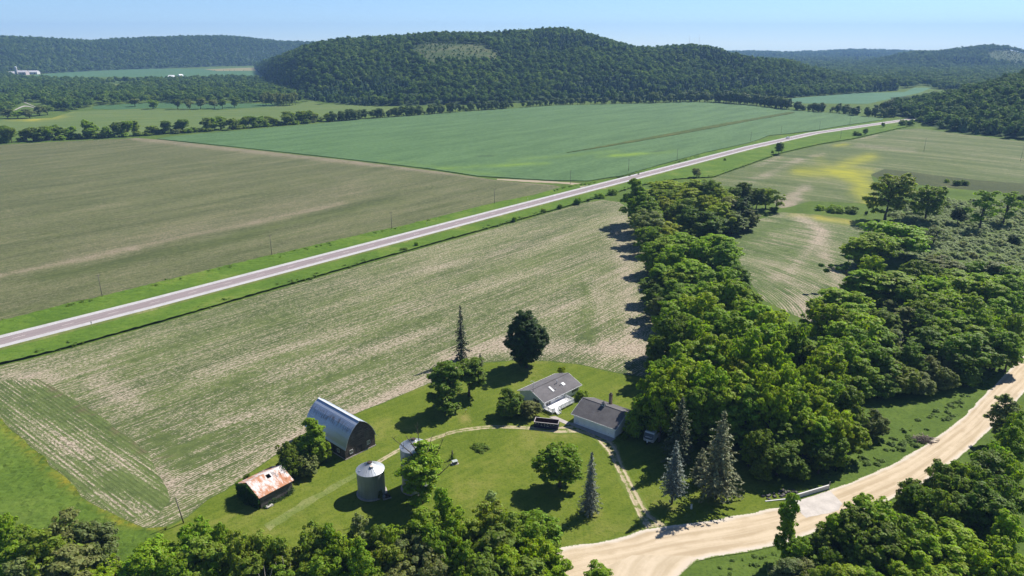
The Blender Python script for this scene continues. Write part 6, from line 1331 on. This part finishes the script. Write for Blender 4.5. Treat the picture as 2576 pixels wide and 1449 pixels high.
v, f, s = leaves_mesh('crown', np.array(pts), np.array(nrm), .34, np.random.default_rng(6), M_LEAF); me = mesh_np('crown', v, f, s); o = link('crown', me, M_LEAF, t); o.color = (.12, .22, .03, 1)
for i, (x, y) in enumerate(((708, 1408), (1172, 1418), (1180, 1372), (668, 1425))):
    snag(x, y, [([(0, 0, 2), (.3, 0, 7), (.1, .4, 12.5)], [.14, .10, .02]), ([(.25, 0, 6), (1.4, .2, 11)], [.07, .02]), ([(.2, 0, 7.5), (-1.1, 0, 11.6)], [.06, .02])], ['pale dead stem poking from the belt below the shed', 'pale dead stem at the bottom edge below the driveway', 'pale thin dead stem in the middle of the bottom belt', 'second pale dead stem left in the bottom belt'][i], rz=.1 + i)
# ---- poles and posts
M_POLE = plain('pole_wood', (.16, .14, .12), .9, .3, 1)
def pole(x, yb, h, label, lean=0, arm=True, name='utility_pole'):
    o = tag(empty(name, G(x, yb)), label, 'utility pole'); o.rotation_euler = (0, lean, .75)
    MB().tube([(0, 0, 0), (0, 0, h)], [.14, .10], 8).build('pole', M_POLE, o)
    if arm:
        MB().box(-.9, .9, -.06, .06, h - .55, h - .42).build('crossarm', M_POLE, o)
        k = MB()
        for q in (-.8, 0, .8): k.tube([(q, 0, h - .42), (q, 0, h - .22)], .06, 6)
        k.build('insulator', M_GLASS, o)
ORD = ['first', 'second', 'third', 'fourth', 'fifth', 'sixth', 'seventh', 'eighth', 'ninth', 'tenth', 'eleventh', 'twelfth']
for i, (x, yb) in enumerate(((258, 750), (684, 641), (986, 578), (1244, 514), (1435, 463), (1581, 432), (1703, 404), (1888, 356), (1964, 340), (2061, 327), (2137, 316))):
    pole(x, yb, 9.8, ORD[i] + ' utility pole counted from the left along the far verge')
pole(2114, 350, 9.5, 'utility pole on the near verge beside the field track'); pole(2324, 381, 12.5, 'tall utility pole standing alone in the right hand field'); pole(2567, 406, 13, 'tall utility pole at the right border of the field')
pole(462, 1316, 6.6, 'leaning wooden pole at the corner of the soybean field', -.10, False)
for i, (x, yb, h) in enumerate(((232, 825, 2.4), (1303, 537, 2.2), (1074, 568, 2.0), (1328, 505, 2.0))):
    o = tag(empty('sign_post', G(x, yb), .75), ['small sign seen from behind at the left end of the near verge', 'thin marker post on the near verge above an upright bush', 'thin marker post among the weeds on the far verge', 'thin marker post at the right on the far verge'][i], 'sign post')
    MB().bar((0, 0, 0), (0, 0, h), .07).build('post', M_STEEL, o); MB().box(-.16, .16, .04, .06, h - .7, h).build('plate', M_STEEL, o)
# ---- pickup on the highway
px, py = G(1986, 348); ha_ = math.atan2(HW[-20][1] - HW[-40][1], HW[-20][0] - HW[-40][0])
near_ = min(range(len(HW) - 1), key=lambda i: math.dist(HW[i], (px, py))); ha_ = math.atan2(HW[near_ + 1][1] - HW[near_][1], HW[near_ + 1][0] - HW[near_][0])
q = (HW[near_][0] - math.sin(ha_) * 1.9, HW[near_][1] + math.cos(ha_) * 1.9)
pk_ = tag(empty('pickup_truck', (*q, .33), ha_ + math.pi), 'white pickup truck driving on the highway', 'truck')
M_CAR = plain('white_car_paint', (.75, .76, .77), .3, .04, 1, .6)
def prof(mb, pr, y0, y1):
    for y in (y0, y1): mb.face([(x, y, z) for x, z in pr])
    for (xa, za), (xb, zb_) in zip(pr, pr[1:] + pr[:1]): mb.face([(xa, y0, za), (xa, y1, za), (xb, y1, zb_), (xb, y0, zb_)])
b = MB(); prof(b, [(-2.9, .45), (2.85, .45), (2.95, .75), (2.8, 1.12), (1.35, 1.2), (-2.9, 1.15)], -.98, .98); b.build('body', M_CAR, pk_)
b = MB(); prof(b, [(1.45, 1.2), (.65, 1.85), (-.95, 1.88), (-1.2, 1.2)], -.86, .86); b.build('cab', M_CAR, pk_)
b = MB(); prof(b, [(1.25, 1.26), (.62, 1.78), (-.85, 1.8), (-1.05, 1.26)], -.875, .875); b.hull8([(1.42, -.75, 1.26), (1.42, .75, 1.26), (.72, .7, 1.83), (.72, -.7, 1.83), (1.47, -.75, 1.26), (1.47, .75, 1.26), (.77, .7, 1.83), (.77, -.7, 1.83)]); b.build('window', M_GLASS, pk_)
panel(pk_, 'cargo_bed', M_BLACK, -2.82, -1.25, -.85, .85, 1.151, 1.17); panel(pk_, 'grille', M_BLACK, 2.94, 2.98, -.6, .6, .62, .98)
for y in (-.78, .78): panel(pk_, 'headlight', M_STEEL, 2.86, 2.96, y - .15, y + .15, .78, .98)
for x in (-1.85, 1.85):
    for y in (-.92, .74): MB().tube([(x, y, .38), (x, y + .2, .38)], .39, 16).build('wheel', M_BLACK, pk_)
# ---- distant farms and bales
def far_barn(x, yb, wpx, dep, hw, label, col=(.78, .78, .78), rc=(.55, .56, .58), rz=.1):
    X, Y = G(x, yb); Wm = wpx * depth(X, Y) / F; b = tag(empty('farm_building', (X, Y), rz), label, 'farm building')
    w_ = MB(); gable_walls(w_, -Wm / 2, Wm / 2, 0, dep, hw, dep / 2, hw + dep * .22); w_.build('wall', plain('far_wall', col, .7, .08, .2), b)
    r = MB(); gable_roof(r, -Wm / 2 - .5, Wm / 2 + .5, -.6, dep / 2, dep + .6, hw - .1, hw + dep * .24, hw - .1, .25); r.build('roof', plain('far_roof', rc, .6, .1, .2), b)
    d = MB()
    for k in (-.25, .2): d.box(Wm * k, Wm * (k + .1), -.08, 0, .1, hw * .7)
    d.build('door', M_DARKMET, b)
far_barn(27, 189, 13, 18, 7, 'small white farm building left of the far left farm', (.5, .5, .5), (.52, .51, .51))
far_barn(52, 189, 26, 22, 9, 'big pale barn with reddish doors in the far left farm', (.45, .38, .38), (.50, .48, .48))
far_barn(81, 187, 24, 20, 7, 'long white shed at the right of the far left farm', (.55, .55, .55), (.55, .54, .54))
far_barn(430, 198, 13, 16, 6, 'small white building left of two in the valley', (.82, .82, .82), (.78, .78, .78))
far_barn(458, 196, 9, 14, 7, 'small white gabled building right of two in the valley', (.85, .85, .85), (.80, .80, .80), .9)
far_barn(172, 229, 18, 12, 5, 'blue grey roofed house among the valley woods', (.5, .5, .5), (.34, .40, .46), -.2)
far_barn(2197, 158, 20, 40, 9, 'pale distant building on the blue horizon ridge slope', (.8, .8, .8), (.7, .7, .7))
X, Y = G(43, 190); p = tag(empty('silo', (X, Y)), 'white tower silo behind the far left barn', 'silo'); MB().lathe([(4.0, 0), (4.0, 24)], 20).build('wall', plain('silo_concrete', (.42, .39, .39), .8, .1, .2), p); MB().lathe([(4.1, 24.0), (3.4, 26.2), (.4, 27.8)], 20).build('dome', M_STEEL, p)
BAL = []
for i, x in enumerate((540, 563, 578, 590, 613)):
    X, Y = G(x, 177.5); o = MB().tube([(-.9, 0, 1.0), (.9, 0, 1.0)], 1.0, 16).build('hay_bale', plain('hay', (.22, .20, .13), .95, .3, 2)); o.location = (X, Y, .4); o.rotation_euler[2] = i
    tag(o, ORD[i] + ' round hay bale from the left on the tan far field', 'hay bale', 'hay bales on the far field')
# ================================================================== HAZE
hz = MB(); hz.box(-9500, 9500, -450, 9600, -1.5, 330)
m_hz = mat('air'); vol = N(m_hz, 'VolumePrincipled', {'Color': (.33, .58, 1.0, 1), 'Density': 9.0e-5, 'Anisotropy': 0.0}); N(m_hz, 'OutputMaterial', {'Volume': vol}, out=None)
tag(hz.build('haze', m_hz), 'thin blue summer haze filling the valley air', 'haze', None, 'stuff')
